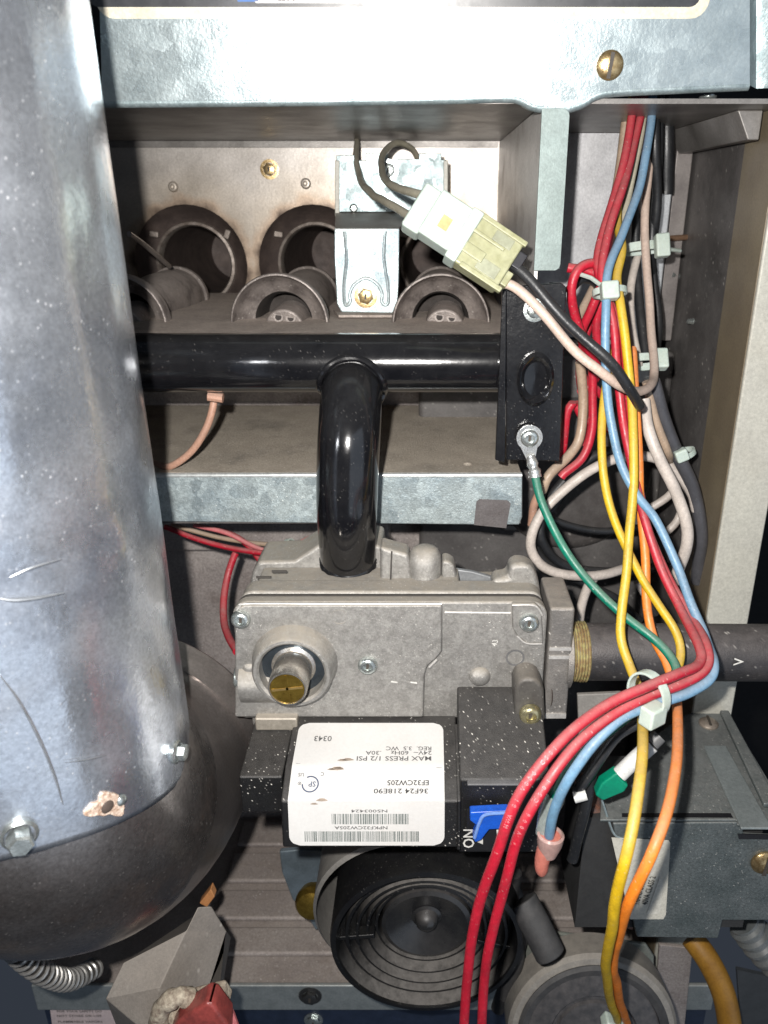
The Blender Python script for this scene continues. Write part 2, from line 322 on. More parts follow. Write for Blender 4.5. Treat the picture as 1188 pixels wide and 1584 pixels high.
# ================================================================== the cabinet (setting)
room = MB().box(-900, 900, 1100, 1110, -1200, 700)
tag(mesh('dark_background', room, black_void), kind='structure')
cab = thing('furnace_cabinet', 'steel furnace cabinet, beige painted corner post at right, heat stained inner panel', 'cabinet', (0, 445, -420))
pan = MB(); pan.plate([(-200, -60), (-200, 34), (38, 34), (38, -60)], [circ(x, z, 31 if i else 31) for i, (x, z) in enumerate(HOLES)] if False else [], lambda u, v: (u, 445, v), (0, 1.2, 0)) if False else None
def arch(u, z, r): return circ(u, z, r)
pan = MB().plate([(-205, -64), (-205, 34), (39, 34), (39, -64)], [circ(x, z, 31) for x, z in HOLES], lambda u, v: (u, 445, v), (0, 1.2, 0))
mesh('vestibule_panel', pan, panel_m, cab)
for x, z in HOLES:
    mb = MB().lathe((x, 445, z), (0, 1, 0), [(31.2, 0), (30, 3), (26, 8), (22.5, 10.5), (21, 10)], 48)
    o = mesh('burner_opening', mb, burnt, cab)
    mesh('tube_lip', MB().lathe((x, 445, z), (0, 1, 0), [(22.5, 10.2), (22, 8.6), (20.6, 8.2), (19.8, 10), (19.8, 16)], 48), burnt_lip, o)
    mesh('tube_inside', MB().lathe((x, 445, z), (0, 1, 0), [(19.8, 15), (19.8, 80), (17, 110), (0, 112)], 40), burnt, o)
    for a in (38, 142):
        c = V((x + 25.5 * math.cos(math.radians(a)), 451, z + 25.5 * math.sin(math.radians(a))))
        mesh('crimp_tab', MB().obox(c, (math.cos(math.radians(a + 30)), 0, math.sin(math.radians(a + 30))), (0, 1, 0), (-math.sin(math.radians(a + 30)), 0, math.cos(math.radians(a + 30))), 5, 4, 3.2), burnt_lip, o, bevel=.6)
s_ = screw_head(P(417, 262, 445), (0, -1, 0), 3.3, cab, brass_worn, 'hexwasher')
for q in ((268, 289), (473, 284)):
    mesh('dimple', MB().lathe(P(*q, 445), (0, -1, 0), [(2.8, 0), (2.0, 1.2), (1.2, 1.3), (.8, .2), (0, 0)], 20), panel_m, cab)
# soffit over the burner box, its right wall
mesh('soffit', MB().box(-205, 150, 283, 446, 30.5, 32), box_steel, cab)
mesh('soffit_flange', MB().box(-205, 37, 441, 444.6, 27.5, 30.4), box_steel, cab)
mesh('burner_box_wall', MB().box(38, 39.2, 284, 444.8, -64, 30.2), M('burner_box_wall_steel', (.70, .67, .64), (.58, .55, .52), metal=.3, rough=.45, ns=.05, bump=.15, grime=.3, gcol=(.3, .22, .17)), cab)
dv = MB().plate(rrect(37.5, 46.6, -21.5, 29, 2.2, corners=(1, 1, 0, 0)), [], lambda u, v: (u, 281, v), (0, 1.2, 0)); dv.box(45.4, 46.6, 282.3, 292, -21, 28)
mesh('divider_flange', dv, M('grey_green_steel', (.22, .27, .26), (.17, .21, .2), metal=.3, rough=.5, ns=.08, bump=.15, scratch=.1), cab, bevel=.4)
# right hand compartment
mesh('compartment_back', MB().box(39.5, 124, 392, 393.5, -62, 30.3), M('compartment_grey_steel', (.48, .48, .49), (.34, .34, .35), metal=.5, rough=.45, ns=.05, bump=.15), cab)
mesh('galvanised_strip', MB().box(93, 108, 366, 368, -80, 6), M('strip_grey_steel', (.50, .52, .54), (.36, .38, .40), metal=.6, rough=.4, ns=.06), cab, bevel=.8)
mesh('angle_strip', MB().box(112, 119.6, 380, 391.8, -62, 24), M('brownish_grey_steel', (.22, .20, .19), (.15, .135, .13), metal=.4, rough=.5, ns=.08), cab, bevel=.6)
mesh('soffit_rib', MB().prism([(108, 300, 30.4), (117, 300, 30.4), (117, 300, 21), (113, 300, 21)], (0, 92, 0)), box_steel, cab, bevel=.5)
mesh('side_wall', MB().box(120.5, 122, 321, 450, -378, 30.3), dark_paint, cab)
mesh('post_return', MB().box(120, 121.4, 291.2, 321, -420, 33), post_inner, cab, bevel=.3)
mesh('corner_post', MB().box(120, 138, 289, 291, -420, 110), post_paint, cab, bevel=.8, seg=3)
mesh('post_outer_return', MB().box(136.6, 138, 291.2, 330, -420, 110), post_paint, cab)
mesh('left_wall', MB().box(-206.5, -205.2, 283, 450, -378, 33), dark_paint, cab)
# panel below the burner shelf: left, dull grey with pressed ridges, right, brown
mesh('lower_panel', MB().box(-205, 120.3, 398, 399.5, -378, -64.5), galv_dull, cab)
lp = MB().box(-205, -30, 392, 397.8, -166, -99); lp.box(-205, -30, 385, 391.8, -193, -141)
mesh('pressed_panel_step', MB().box(-205, -20, 386, 397.8, -178, -150), galv_dull, cab, bevel=2, seg=3)
mesh('pressed_panel_ridge', MB().box(-205, -20, 390, 397.8, -141, -134), galv, cab, bevel=1.5, seg=3)
mesh('brown_partition', MB().box(-4, 120.3, 372, 397.8, -376, -66), dark_paint, cab, bevel=3, seg=4)
mesh('partition_rib', MB().box(40, 92, 368.5, 372, -158, -155), M('edge_grey_steel', (.34, .32, .30), rough=.45, metal=.4), cab, bevel=.8)
hb = MB().lathe((74, 372, -128), (0, -1, 0), [(40, 0), (40, 3), (38, 6), (33, 8), (0, 8.5)], 48)
mesh('pressed_round_boss', hb, M('dark_boss_paint', (.10, .092, .088), (.07, .063, .06), rough=.45, bump=.15, speck=.3, spk=.3), cab)
# blower deck and rail
dk = MB().box(-205, 120, 281, 398, -380, -377.5)
mesh('blower_deck', dk, galv_dull, cab)
for (y0, y1) in ((296, 313), (318, 338), (344, 366), (372, 392)):
    mesh('deck_rib', MB().box(-120, 118, y0, y1, -377.4, -374), galv_dull, cab, bevel=2, seg=3)
mesh('front_rail', MB().box(-205, 150, 278.5, 280.8, -394, -375.5), M('rail_grey_steel', (.34, .37, .37), (.27, .30, .30), metal=.5, rough=.4, dust=.3), cab, bevel=.8, seg=3)
mesh('kick_panel', MB().box(-205, 150, 284, 286, -520, -394.5), navy, cab)
screw_head(P(480, 1540, 278.4), (0, -1, 0), 4.0, cab, M('dark_screw', (.08, .08, .08), metal=.7, rough=.35), 'hexwasher')
screw_head(P(485, 1577, 283.8), (0, -1, 0), 3.4, cab, zinc, 'hexwasher')
# small hardware on the right wall
scw = MB().cyl(P(1032, 369, 372), P(1062, 367, 378), 1.3, 12)
mesh('screw', scw, M('coppery_screw', (.45, .28, .18), metal=.7, rough=.4), cab)
hx = MB(); a, b_ = P(1064, 497, 352), P(1092, 497, 357); hx.cyl(a, b_, .6, 10, 1.6)
for i in range(9):
    q = a.lerp(b_, i / 9); hx.lathe(q, b_ - a, [(.5 + i * .12, 0), (1.1 + i * .14, .25), (.5 + i * .12, .5)], 12)
hx.cyl(b_, P(1122, 497, 362), .5, 8)
mesh('screw', hx, zinc, cab)
for q in ((1044, 633), (1040, 425)):
    mesh('screw_tip', MB().cyl(P(*q, 380), P(q[0] + 18, q[1] + 5, 386), 1.1, 10, 1.6), zinc, cab)
mesh('wall_hole', MB().lathe(P(1050, 572, 378), (0, -1, 0), [(6, 0), (6, .3), (0, .3)], 24), M('dark_hole', (.004, .004, .004), rough=.9), cab)
mesh('rust_stain_bead', MB().dome(P(1095, 150, 300), (0, -.2, -1), 3, 2), zinc, cab)

# ================================================================== upper control panel cover
pt = V((0, 281, 31)); ang = math.radians(9.0); pn = V((0, -math.cos(ang), -math.sin(ang))); pup = V((0, -math.sin(ang), math.cos(ang)))
def CPp(px, py): return PL(px, py, pt, pn)
def uv(px, py):
    p = CPp(px, py) - pt; return (p.x, p.dot(pup))
cp = thing('control_panel_cover', 'shiny galvanised upper cover panel with cream bordered black print', 'panel', pt)
outl = [uv(*q) for q in ((152, -60), (158, 158), (300, 157), (500, 155), (700, 152), (780, 150), (805, 153), (825, 163), (850, 167), (875, 167), (900, 160), (920, 148), (950, 141), (1050, 136), (1160, 131), (1160, -60))]
mb = MB().plate(outl, [], lambda u, v: pt + V((u, 0, 0)) + pup * v, -pn * 1.5)
mesh('cover_sheet', mb, M('bright_galvanised_cover', (.42, .48, .49), (.34, .40, .415), metal=.7, rough=.31, grain=.1, ns=.05, span=.25, bump=.25, bs=.9, scratch=.2, rvar=.15), cp, bevel=.6, seg=3)
low = spline([pt + V((u, 0, 0)) + pup * v + V((0, 1.5, 0)) for u, v in outl[1:-1]], 4)
lp = MB().tube(low, 1.6, 12)
lp.add([p + V((0, 0, -1.2)) for p in low] + [p + V((0, 9, -.6)) for p in low], [(i, i + 1, i + 1 + len(low), i + len(low)) for i in range(len(low) - 1)])
mesh('rolled_lip', lp, galv, cp)
mesh('cover_side_return', MB().add([CPp(1158, -60), CPp(1158, 131), CPp(1158, 131) + V((6, 9, 0)), CPp(1158, -60) + V((6, 9, 0)), CPp(1158, -60) + V((12, 7, 0)), CPp(1158, 131) + V((12, 7, 0)), CPp(1158, -60) + V((30, 9, 0)), CPp(1158, 131) + V((30, 9, 0))],
     [(0, 1, 2, 3), (3, 2, 5, 4), (4, 5, 7, 6)]), galv, cp)
def sheet(pxs, mat, off, name, r=0, parent=cp):
    pts = [uv(*q) for q in pxs]
    if r:
        x0, x1 = min(p[0] for p in pts), max(p[0] for p in pts); z0, z1 = min(p[1] for p in pts), max(p[1] for p in pts); pts = rrect(x0, x1, z0, z1, r)
    return mesh(name, MB().plate(pts, [], lambda u, v: pt + V((u, 0, 0)) + pup * v + pn * off, -pn * .1), mat, parent)
sheet(((136, -60), (1093, 29)), cream, .25, 'cream_border', 5)
sheet(((125, -60), (1081, 11)), panel_black, .4, 'black_print_field', 3)
sheet(((395, -60), (555, 5), (395, 5), (555, -60)), white_label, .55, 'white_label_strip', .5)
sheet(((368, -60), (394, 3), (368, 3), (394, -60)), M('blue_print', (.05, .16, .45), rough=.5), .55, 'blue_label_strip', .2)
text('LLUU', 2.4, CPp(430, 1) + pn * .65, (1, 0, 0), pup, label_ink, cp)
screw_head(CPp(943, 101), pn, 4.3, cp, brass_worn, 'slot', h=1.8)

# ================================================================== burner shelf
sh = thing('burner_shelf', 'dusty galvanised shelf with folded front edge below the black manifold', 'shelf', (0, 300, -98))
x1s = P(810, 735, 286).x
mesh('shelf_top', MB().plate([(-190, 287), (x1s - 1, 287), (x1s - 1, 396), (-190, 396)], [circ(P(723, 718, 1).x / P(723, 718, 1).y * 0 + PZ(723, 718, -98).x, PZ(723, 718, -98).y, 1.9, 12)], lambda u, v: (u, v, -98), (0, 0, -1.2)), galv_dusty, sh)
fl = [P(px, py, 286) for px, py in ((200, 737), (808, 737), (808, 800), (803, 812), (757, 812), (250, 807), (200, 807))]
mesh('shelf_front', MB().prism(fl, (0, 1.2, 0)), galv_zinc, sh, bevel=.5)
mesh('shelf_fold', MB().tube([(-190, 287.2, -99.3), (x1s - .6, 287.2, -99.3)], 1.3, 12), M('bright_folded_edge', (.72, .75, .74), metal=.7, rough=.35, ns=.3), sh)
mesh('paint_tab', MB().prism([P(px, py, 285.7) for px, py in ((737, 776), (742, 772), (785, 774), (790, 779), (783, 817), (733, 812))], (0, .25, 0)), M('dark_grey_patch', (.085, .075, .075), (.11, .1, .1), rough=.5, bump=.3), sh)
mesh('shelf_underside_lip', MB().box(-190, x1s, 288, 300, P(500, 806, 288).z - 1, P(500, 806, 288).z), dark_paint, sh)
# ================================================================== burner tray and burners
tr = thing('burner_tray', 'dusty tray under the burners in front of the stained panel', 'tray', (-60, 370, -60))
mesh('tray_sheet', MB().box(-190, 36, 296, 444.5, -47.5, -46), tray_mat, tr)
mesh('tray_front', MB().box(-190, 36, 294.8, 296, -64, -46.2), tray_mat, tr)
blabel = ['dusty burner tube half hidden behind the shiny vent pipe', 'middle dusty burner tube with its bell mouth above the manifold', 'dusty burner tube under the white wire connector, right of the bracket']
for i, bx in enumerate((-130, -62, 6)):
    if i == 0: bxx = -131
    b0 = thing('burner', blabel[i], 'burner', (bx, 330, -47), 'burners in a row above the manifold')
    mesh('venturi_bell', MB().lathe((bx, 330, -47), (0, 1, 0), [(12, 30), (13, 16), (16, 11), (20.2, 8.5), (20.8, 1.4), (20.4, .3), (19.8, .2), (19.4, 1.2), (19, 5.5), (16.5, 9), (12.4, 11.5)], 48), burner_mat, b0)
    mesh('venturi_throat', MB().lathe((bx, 330, -47), (0, 1, 0), [(12.5, 11.4), (11, 17), (10.6, 34), (0, 36)], 40), M('dark_throat', (.035, .028, .024), (.02, .016, .014), rough=.8), b0)  # near-black lining and end cap inside the bell
    mesh('burner_tube', MB().lathe((bx, 360, -45.5), (.02, 1, .01), [(12, -2), (12.5, 10), (14.5, 24), (14.5, 50), (15.6, 51), (15.6, 54), (13, 54), (12.5, 20), (11, 0)], 40), burner_mat, b0)
    mesh('inner_venturi', MB().tube([(bx + 1.5, 333, -49.5), (bx + 2.5, 350, -47.5)], 8.6, 28), burner_mat, b0, bevel=1)
    for k in (0, 1):
        mesh('air_port', MB().lathe((bx - .6 + 5.2 * k, 332.6, -44.4 - .4 * k), (0, -1, .3), [(2.1, -.8), (2.1, .6), (1.35, .6)], 16), burner_mat, b0)
        mesh('port_hole', MB().lathe((bx - .6 + 5.2 * k, 332.4, -44.4 - .4 * k), (0, -1, .3), [(1.4, .2), (0, .25)], 16), MATS['dark_throat'], b0)
# ignition bracket
br = thing('igniter_bracket', 'zinc plated stepped bracket with a brass screw standing between the burners', 'bracket', (-28, 350, -45))
X0, X1 = P(520, 300, 400).x, P(690, 300, 400).x
mesh('upper_plate', MB().prism([P(px, py, 400) for px, py in ((520, 328), (520, 240), (548, 240), (548, 248), (566, 248), (566, 237), (600, 237), (600, 246), (648, 246), (648, 237), (683, 237), (683, 247), (690, 247), (690, 300), (690, 328))], (0, 1.5, 0)), galv, br, bevel=.3)
for px in (518, 686):
    mesh('side_fold', MB().prism([P(px, 248, 399), P(px + 7, 248, 399), P(px + 7, 335 if px < 600 else 305, 399), P(px, 335 if px < 600 else 305, 399)], (0, 6, 0)), post_paint, br, bevel=.4)
mesh('sloped_web', MB().add([P(519, 329, 400), P(640, 329, 400), P(617, 353, 350), P(518, 353, 350)] + [P(519, 329, 400) - V((0, 0, 1.2)), P(640, 329, 400) - V((0, 0, 1.2)), P(617, 353, 350) - V((0, 0, 1.2)), P(518, 353, 350) - V((0, 0, 1.2))], [(0, 1, 2, 3), (7, 6, 5, 4), (0, 4, 5, 1), (1, 5, 6, 2), (2, 6, 7, 3), (3, 7, 4, 0)]), box_steel, br)
lo = mesh('lower_plate', MB().prism([P(px, py, 349) for px, py in ((517, 353), (517, 400), (521, 470), (528, 483), (606, 485), (614, 478), (617, 440), (618, 353))], (0, 1.5, 0)), galv_zinc, br, bevel=.5)
for pts in (((533, 358), (536, 400), (532, 440), (533, 468), (537, 472), (542, 466), (541, 455), (548, 440), (566, 430), (584, 440), (591, 455), (590, 466), (596, 472), (601, 466), (600, 440), (594, 400), (596, 358)),):
    mesh('pressed_bead', MB().tube(spline([P(x, y, 348.9) for x, y in pts], 4), .75, 8), galv_zinc, br)
screw_head(P(566, 458, 349), (0, -1, 0), 3.4, br, brass_worn, 'hexwasher')
screw_head(P(601, 263, 400), (0, -1, 0), 3.2, br, zinc, 'hexwasher')
screw_head(P(547, 322, 400), (0, -1, 0), 2.0, br, zinc, 'hex')
mesh('foot', MB().prism([PZ(516, 483, -45.4), PZ(524, 491, -45.4), PZ(612, 491, -45.4), PZ(617, 484, -45.4)], (0, 0, 1.0)), tray_mat, br)
# thin rod at far left over burner 1
solo('flame_sensor_rod', MB().tube(spline([P(200, 362, 330), P(225, 380, 350), P(262, 412, 380)], 5), 1.1, 10), M('rod_steel', (.25, .22, .2), metal=.6, rough=.4), 'thin dark rod above the leftmost burner beside the vent pipe', 'rod')

# ================================================================== manifold
mf = thing('gas_manifold', 'gloss black gas manifold pipe with bent branch going down to the valve', 'pipe', (-27, 270, -128))
mesh('manifold_tube', MB().tube([(-200, 281, -53.7), (30, 281, -53.7)], 10.6, 48), black_pipe, mf)
bp_ = spline([(-26.8, 279, -61), (-26.8, 269.5, -63.5), (-26.8, 261.5, -70), (-27.3, 256.5, -80), (-28.4, 256, -98), (-29.3, 260.5, -115), (-29.8, 266, -131)], 10)
mesh('branch_tube', MB().tube(bp_, [10.8 if i < 6 else 10.9 - min(1, max(0, (i - 40) / 18)) * .4 for i in range(len(bp_))], 48), black_pipe, mf)
wl = []
for i in range(41):
    t = 2 * math.pi * i / 40; zz = -61 + 10.9 * math.sin(t); wl.append(V((-26.8 + 11.6 * math.cos(t), 281 - math.sqrt(max(1.0, 10.7 ** 2 - min(10.6, abs(zz + 53.7)) ** 2)), zz)))
mesh('weld_bead', MB().tube(wl, [1.3 + .12 * math.sin(i * 1.3) for i in range(41)], 10), black_pipe, mf)
for k in range(3): mesh('thread', MB().lathe(bp_[-6] + (bp_[-1] - bp_[-6]).normalized() * k * 1.3, bp_[-1] - bp_[-6], [(10.5, 0), (10.95, .5), (10.5, 1)], 40), black_pipe, mf)
bk = MB().prism([P(px, py, 268) for px, py in ((783, 444), (868, 437), (876, 444), (870, 600), (866, 714), (783, 712))], (0, 1.8, 0))
bk = mesh('mounting_plate', bk, black_plate, mf, bevel=.5)
mesh('plate_flange', MB().prism([P(px, py, 268) for px, py in ((784, 442), (777, 447), (766, 712), (781, 716))], (0, 2.2, 0)), black_plate, mf, bevel=.4)
mesh('plate_rear_flange', MB().box(P(868, 560, 268).x - 1, P(868, 560, 268).x + .6, 270, 300, P(868, 700, 268).z, P(868, 450, 268).z), black_plate, mf, bevel=.3)
# pressed oval where the pipe meets the plate
ov = MB(); c = P(828, 586, 267.8); prof = [(1.0, 0, 0), (1.0, 1.2, 0), (.86, 2.2, 0), (.74, 1.6, 0), (.62, .6, 0), (0.01, .3, 0)]
vs = []; fs = []; n = 40
for r, h, _ in prof:
    for i in range(n):
        t = 2 * math.pi * i / n; vs.append(c + V((6.4 * r * math.cos(t), -h, 9.6 * r * math.sin(t))))
for j in range(len(prof) - 1):
    for i in range(n): fs.append((j * n + i, j * n + (i + 1) % n, (j + 1) * n + (i + 1) % n, (j + 1) * n + i))
mesh('pressed_oval', MB().add(vs, fs), black_pipe, mf)
screw_head(P(827, 480, 267.8), (0, -1, 0), 2.6, mf, zinc, 'hexwasher')
# ground ring terminal
gt = thing('ring_terminal', 'tinned ring terminal screwed to the black plate at the top of the green wire', 'terminal', P(820, 690, 266))
c = P(819, 677, 265.6)
mesh('ring', MB().plate(circ(c.x, c.z, 4.6, 28) if False else [(c.x + 4.7 * math.cos(a), c.z + 4.7 * math.sin(a)) for a in [math.radians(-50 + 280 * i / 24) for i in range(25)]] + [(P(815, 712, 265.6).x, P(815, 712, 265.6).z), (P(827, 713, 265.6).x, P(827, 713, 265.6).z)], [], lambda u, v: (u, 265.2, v), (0, 1, 0)), tin, gt, bevel=.3)
screw_head(c - V((0, .4, 0)), (0, -1, 0), 3.2, gt, zinc, 'hex', h=1.6)
mesh('crimp_barrel', MB().tube(spline([P(821, 705, 265), P(824, 718, 264), P(827, 730, 263), P(828, 738, 262.5)], 4), [1.5, 1.6, 1.9, 2.0, 2.1, 1.7, 1.7, 2.2, 2.3, 2.1, 2.2, 2.3, 2.4], 14), tin, gt)

# ================================================================== gas valve
va = thing('gas_valve', 'dusty cast aluminium gas valve with black electrical housing and white label', 'valve', (-13, 255, -208))
XL, XR = -68, 42.3
zt, zb = -128.3, -177
body = MB().prism([(x, 242, z) for x, z in rrect(XL + 1.5, XR - 1, zb - 8, zt + 1.2, 5, corners=(0, 1, 1, 0))], (0, 9.5, 0))
body.box(-62, 36, 251, 275, -182, -135)
mesh('valve_body', body, cast, va, bevel=1.2, seg=3)
mesh('gasket', MB().prism([(x, 241, z) for x, z in rrect(XL + .6, XR - .4, zb, zt + .3, 5.5, corners=(0, 1, 1, 0))], (0, 1.2, 0)), M('dark_gasket', (.05, .045, .04), rough=.8), va)
mesh('cover_plate', MB().prism([(x, 236.3, z) for x, z in rrect(XL, XR, zb, zt + .2, 6, corners=(0, 1, 1, 0))], (0, 4.9, 0)), cast, va, bevel=1.0, seg=3)
rp = [P(px, py, 234) for px, py in ((363, 1110), (363, 950), (368, 940), (380, 936), (684, 936), (684, 1008), (676, 1018), (662, 1030), (657, 1044), (655, 1110))]
mesh('raised_cover_field', MB().prism(rp, (0, 2.6, 0)), cast, va, bevel=.8, seg=3)
mesh('corner_pad', MB().prism([P(px, py, 234.6) for px, py in ((792, 934), (828, 934), (838, 944), (841, 996), (815, 996), (800, 985), (793, 972))], (0, 2.2, 0)), cast, va, bevel=.7, seg=3)
# body top features
def topblk(name, poly, z1, z0=-131, mat=cast, bev=1.0):
    return mesh(name, MB().prism([(x, y, z0) for x, y in poly], (0, 0, z1 - z0)), mat, va, bevel=bev, seg=3)
pc = (-29.8, 267)
def arcprism(name, pts, Y, dep, bev=1.4, mat=cast): return mesh(name, MB().prism([P(px, py, Y) for px, py in pts], (0, dep, 0)), mat, va, bevel=bev, seg=4)
va_top = mesh('outlet_pad', MB().box(-62, 12, 248, 263, -134, -127.4), cast, va, bevel=1.2)
arcprism('outlet_boss', ((384, 915), (390, 885), (399, 869), (455, 867), (478, 853), (502, 836), (548, 838), (590, 845), (600, 915)), 262.5, 20)
arcprism('body_rib', ((588, 915), (588, 846), (606, 851), (632, 858), (640, 915)), 253, 10)
mesh('outlet_collar', MB().lathe((pc[0], pc[1] - 2, -131), (0, 0, 1), [(13.6, 0), (13.6, 2.6), (12.8, 3.4), (11.4, 3.4), (10.8, 2)], 48), cast, va)
ztp = P(657, 849, 257).z
mesh('round_boss', MB().lathe((P(657, 880, 257).x, 257, -136), (0, 0, 1), [(6.3, 0), (6.3, ztp + 131), (5.8, ztp + 134), (4.2, ztp + 136.3), (2, ztp + 137.2), (0, ztp + 137.4)], 32), cast, va)
arcprism('body_rib', ((682, 915), (684, 868), (694, 868), (702, 874), (706, 886), (706, 915)), 254, 8, 2)
mesh('side_wing', MB().prism([P(px, py, 262) for px, py in ((700, 915), (700, 880), (730, 884), (780, 898), (800, 915))], (0, 2, 0)), M('grey_wing_casting', (.3, .31, .32), metal=.5, rough=.5), va, bevel=.6)
arcprism('corner_lug', ((760, 915), (762, 897), (786, 893), (789, 876), (800, 872), (814, 872), (826, 880), (833, 896), (838, 925)), 249, 9, 2)
mesh('boss_seam', MB().tube([P(606, 853, 252.8), P(604, 900, 252.2)], .3, 6), M('dark_gasket', (.05, .045, .04)), va)
for px, py in ((408, 893), (432, 884)): mesh('casting_mark', MB().obox(P(px, py, 251.8), (1, 0, 0), (0, 1, 0), (0, 0, 1), 5.5, .4, .9), M('dark_gasket', (.05, .045, .04)), va)
mesh('cast_edge_highlight', MB().tube(spline([P(x, y, 233.9) for x, y in ((366, 944), (372, 937), (384, 934), (520, 934), (683, 934))], 4), .38, 8), M('worn_edge_highlight', (.62, .6, .57), metal=.5, rough=.4), va)  # thin bright tubes paint the bevel highlights along with worn edges
mesh('cast_edge_highlight', MB().tube([P(688, 947, 236.2), P(790, 948, 236.2)], .35, 8), M('worn_edge_highlight', (.62, .6, .57)), va)
mesh('cast_edge_highlight', MB().tube(spline([P(x, y, 234.5) for x, y in ((792, 936), (824, 936), (834, 943), (839, 952))], 4), .35, 8), M('worn_edge_highlight', (.62, .6, .57)), va)
mesh('cast_edge_highlight', MB().tube(spline([P(x, y, 234.4) for x, y in ((800, 984), (814, 995), (838, 996))], 4), .35, 8), M('worn_edge_highlight', (.62, .6, .57)), va)
mesh('cast_edge_highlight', MB().tube([P(676, 1020, 234), P(664, 1032, 234)], .45, 8), M('worn_edge_highlight', (.62, .6, .57)), va)
# regulator boss
ax = (0, -1, 0); kc = V((-46.8, 234, -151))
mesh('regulator_boss', MB().lathe(kc, ax, [(15.2, -1), (15.2, .3), (14.4, 2), (14, 6.5), (13.2, 7.6), (12.2, 7.6), (11.4, 6.8), (11.2, 1.5), (8, 1)], 56), cast, va)
mesh('boss_washer', MB().lathe(kc, ax, [(11.3, 2.2), (9, 2.6), (6, 2.6)], 48), M('dark_blued_washer', (.10, .12, .14), metal=.8, rough=.3), va)
rs = mesh('regulator_stem', MB().lathe(kc, ax, [(7.8, 1), (7.8, 3), (6.7, 3.6), (6.7, 15.8), (6.3, 16.6), (5.9, 16.6), (5.8, 16.0)], 48), alu, va)
mesh('brass_cap', MB().lathe(kc, ax, [(5.85, 15.8), (5.7, 16.3), (0, 16.35)], 40), brass, va)
for an in (0.12, 1.62):
    mesh('cap_slot', MB().obox(kc + V((0, -16.4, 0)), (math.cos(an), 0, math.sin(an)), (0, 1, 0), (-math.sin(an), 0, math.cos(an)), 10.6, .12, .9), M('brass_slot_highlight', (.55, .38, .14), metal=.8, rough=.35) if an < 1 else brass, va)  # lighter brass on one bar paints the highlight across the cap
mesh('side_boss', MB().tube([(-67, 238, -161), (-50, 238, -161)], 8.2, 32), cast, va)
mesh('side_boss_cheek', MB().box(-66.5, -52, 233, 240, -168, -151), cast, va, bevel=3, seg=4)
mesh('side_screw', MB().tube([(-69.8, 238, -160), (-67, 238, -160)], 4.2, 20), zinc, va, bevel=.8)
mesh('lower_left_ledge', MB().box(-62.5, -47, 231, 236, -178.5, -173), M('ledge_casting', (.42, .38, .32), metal=.5, rough=.4, dust=.5), va, bevel=.8)
for q, mt, r, y in (((373, 957), zinc, 3.4, 234), ((818, 962), zinc, 3.5, 234.6), ((569, 1028), zinc, 3.5, 234)):
    screw_head(P(*q, y), ax, r, va, mt, 'hex', h=2.4)
mesh('round_bump', MB().dome(P(742, 1046, 236.2), ax, 3.9, 2.4), cast, va)
mesh('inspection_stamp', MB().plate(circ(P(797, 1018, 236).x, P(797, 1018, 236).z, 3.4, 24), [circ(P(797, 1018, 236).x, P(797, 1018, 236).z, 2.7, 24)], lambda u, v: (u, 236.15, v), (0, .1, 0)), M('stamp_ink', (.12, .12, .12), rough=.6), va, smooth=False)
text('43', 2.8, P(768, 1000, 236.2), (0.2, 0, 1), (-1, 0, .2), white_paint, va, 'cast_numerals')
mesh('sealed_circle', MB().lathe(P(525, 955, 234), ax, [(2.9, -.1), (2.9, .25), (2.5, .25), (2.4, .05), (0, .05)], 24), cast, va)
for q in ((610, 1055), (640, 1056)):
    mesh('cast_tick', MB().obox(P(*q, 233.95), (1, 0, -.15), (0, 1, 0), (0, 0, 1), 2.4, .15, .5), white_paint, va)
# inlet block
mesh('inlet_block', MB().box(43.2, 52, 237, 262, -177, -131), cast_side, va, bevel=1.2, seg=3)
for z in (-148, -151.5):
    mesh('inlet_line', MB().box(43.8, 51.6, 236.6, 237.2, z, z + 1.3), M('worn_edge_highlight', (.62, .6, .57), metal=.5, rough=.4), va)
mesh('inlet_edge', MB().box(43.8, 51.6, 236.4, 237.3, -177, -175), M('worn_edge_highlight', (.62, .6, .57)), va)
mesh('inlet_collar', MB().lathe((52, 249, -156), (1, 0, 0), [(13.5, -1), (13.5, 1), (12, 1.6)], 36), cast_side, va)
mesh('side_hole', MB().dome(P(850, 1072, 240), (1, 0, 0), 5, 1), M('rusty_hole', (.07, .05, .04), rough=.8), va)
# black electrical housing
def prof(x0, x1, pr, mat=black_plastic, name='housing', bev=.8):
    return mesh(name, MB().prism([(x0, y, z) for y, z in pr], (x1 - x0, 0, 0)), mat, va, bevel=bev, seg=3)
prof(-64, -49.2, [(243, -178), (209.5, -180.8), (209, -196), (243, -200)], name='housing_left')
prof(-48.9, 10.8, [(244, -175.6), (236, -175.8), (214, -180), (203, -185.4), (200, -202.7), (244, -207)], name='housing_centre')
prof(11.1, 41.2, [(236, -163), (231, -165), (205, -178.2), (203, -208), (244, -212), (244, -163)], name='housing_right')
prof(10.2, 11.4, [(232, -176), (213, -179.4), (202.4, -184.8), (199.2, -203), (232, -204)], name='housing_ridge', bev=.4)
mesh('housing_highlight_ledge', MB().box(13.5, 33, 203.2, 206, -179.3, -178.4), M('grey_highlight_edge', (.12, .12, .125), rough=.35), va, bevel=.3)  # paler grey strip paints the highlight along the housing ridge
wq = P(819, 1076, 224)
mesh('screw_column', MB().prism([P(px, py, 226) for px, py in ((796, 1118), (796, 1068), (801, 1056), (810, 1050), (826, 1050), (836, 1057), (842, 1068), (844, 1118))], (0, 12, 0)), M('grey_screw_well', (.085, .08, .072), (.06, .055, .05), rough=.5, dust=.3, speck=.5, spk=.9), va, bevel=1.6, seg=4)
screw_head(P(820, 1103, 225.6), ax, 3.9, va, M('brassy_screw', (.55, .50, .30), (.4, .36, .2), metal=.85, rough=.28), 'hex', h=2.8)
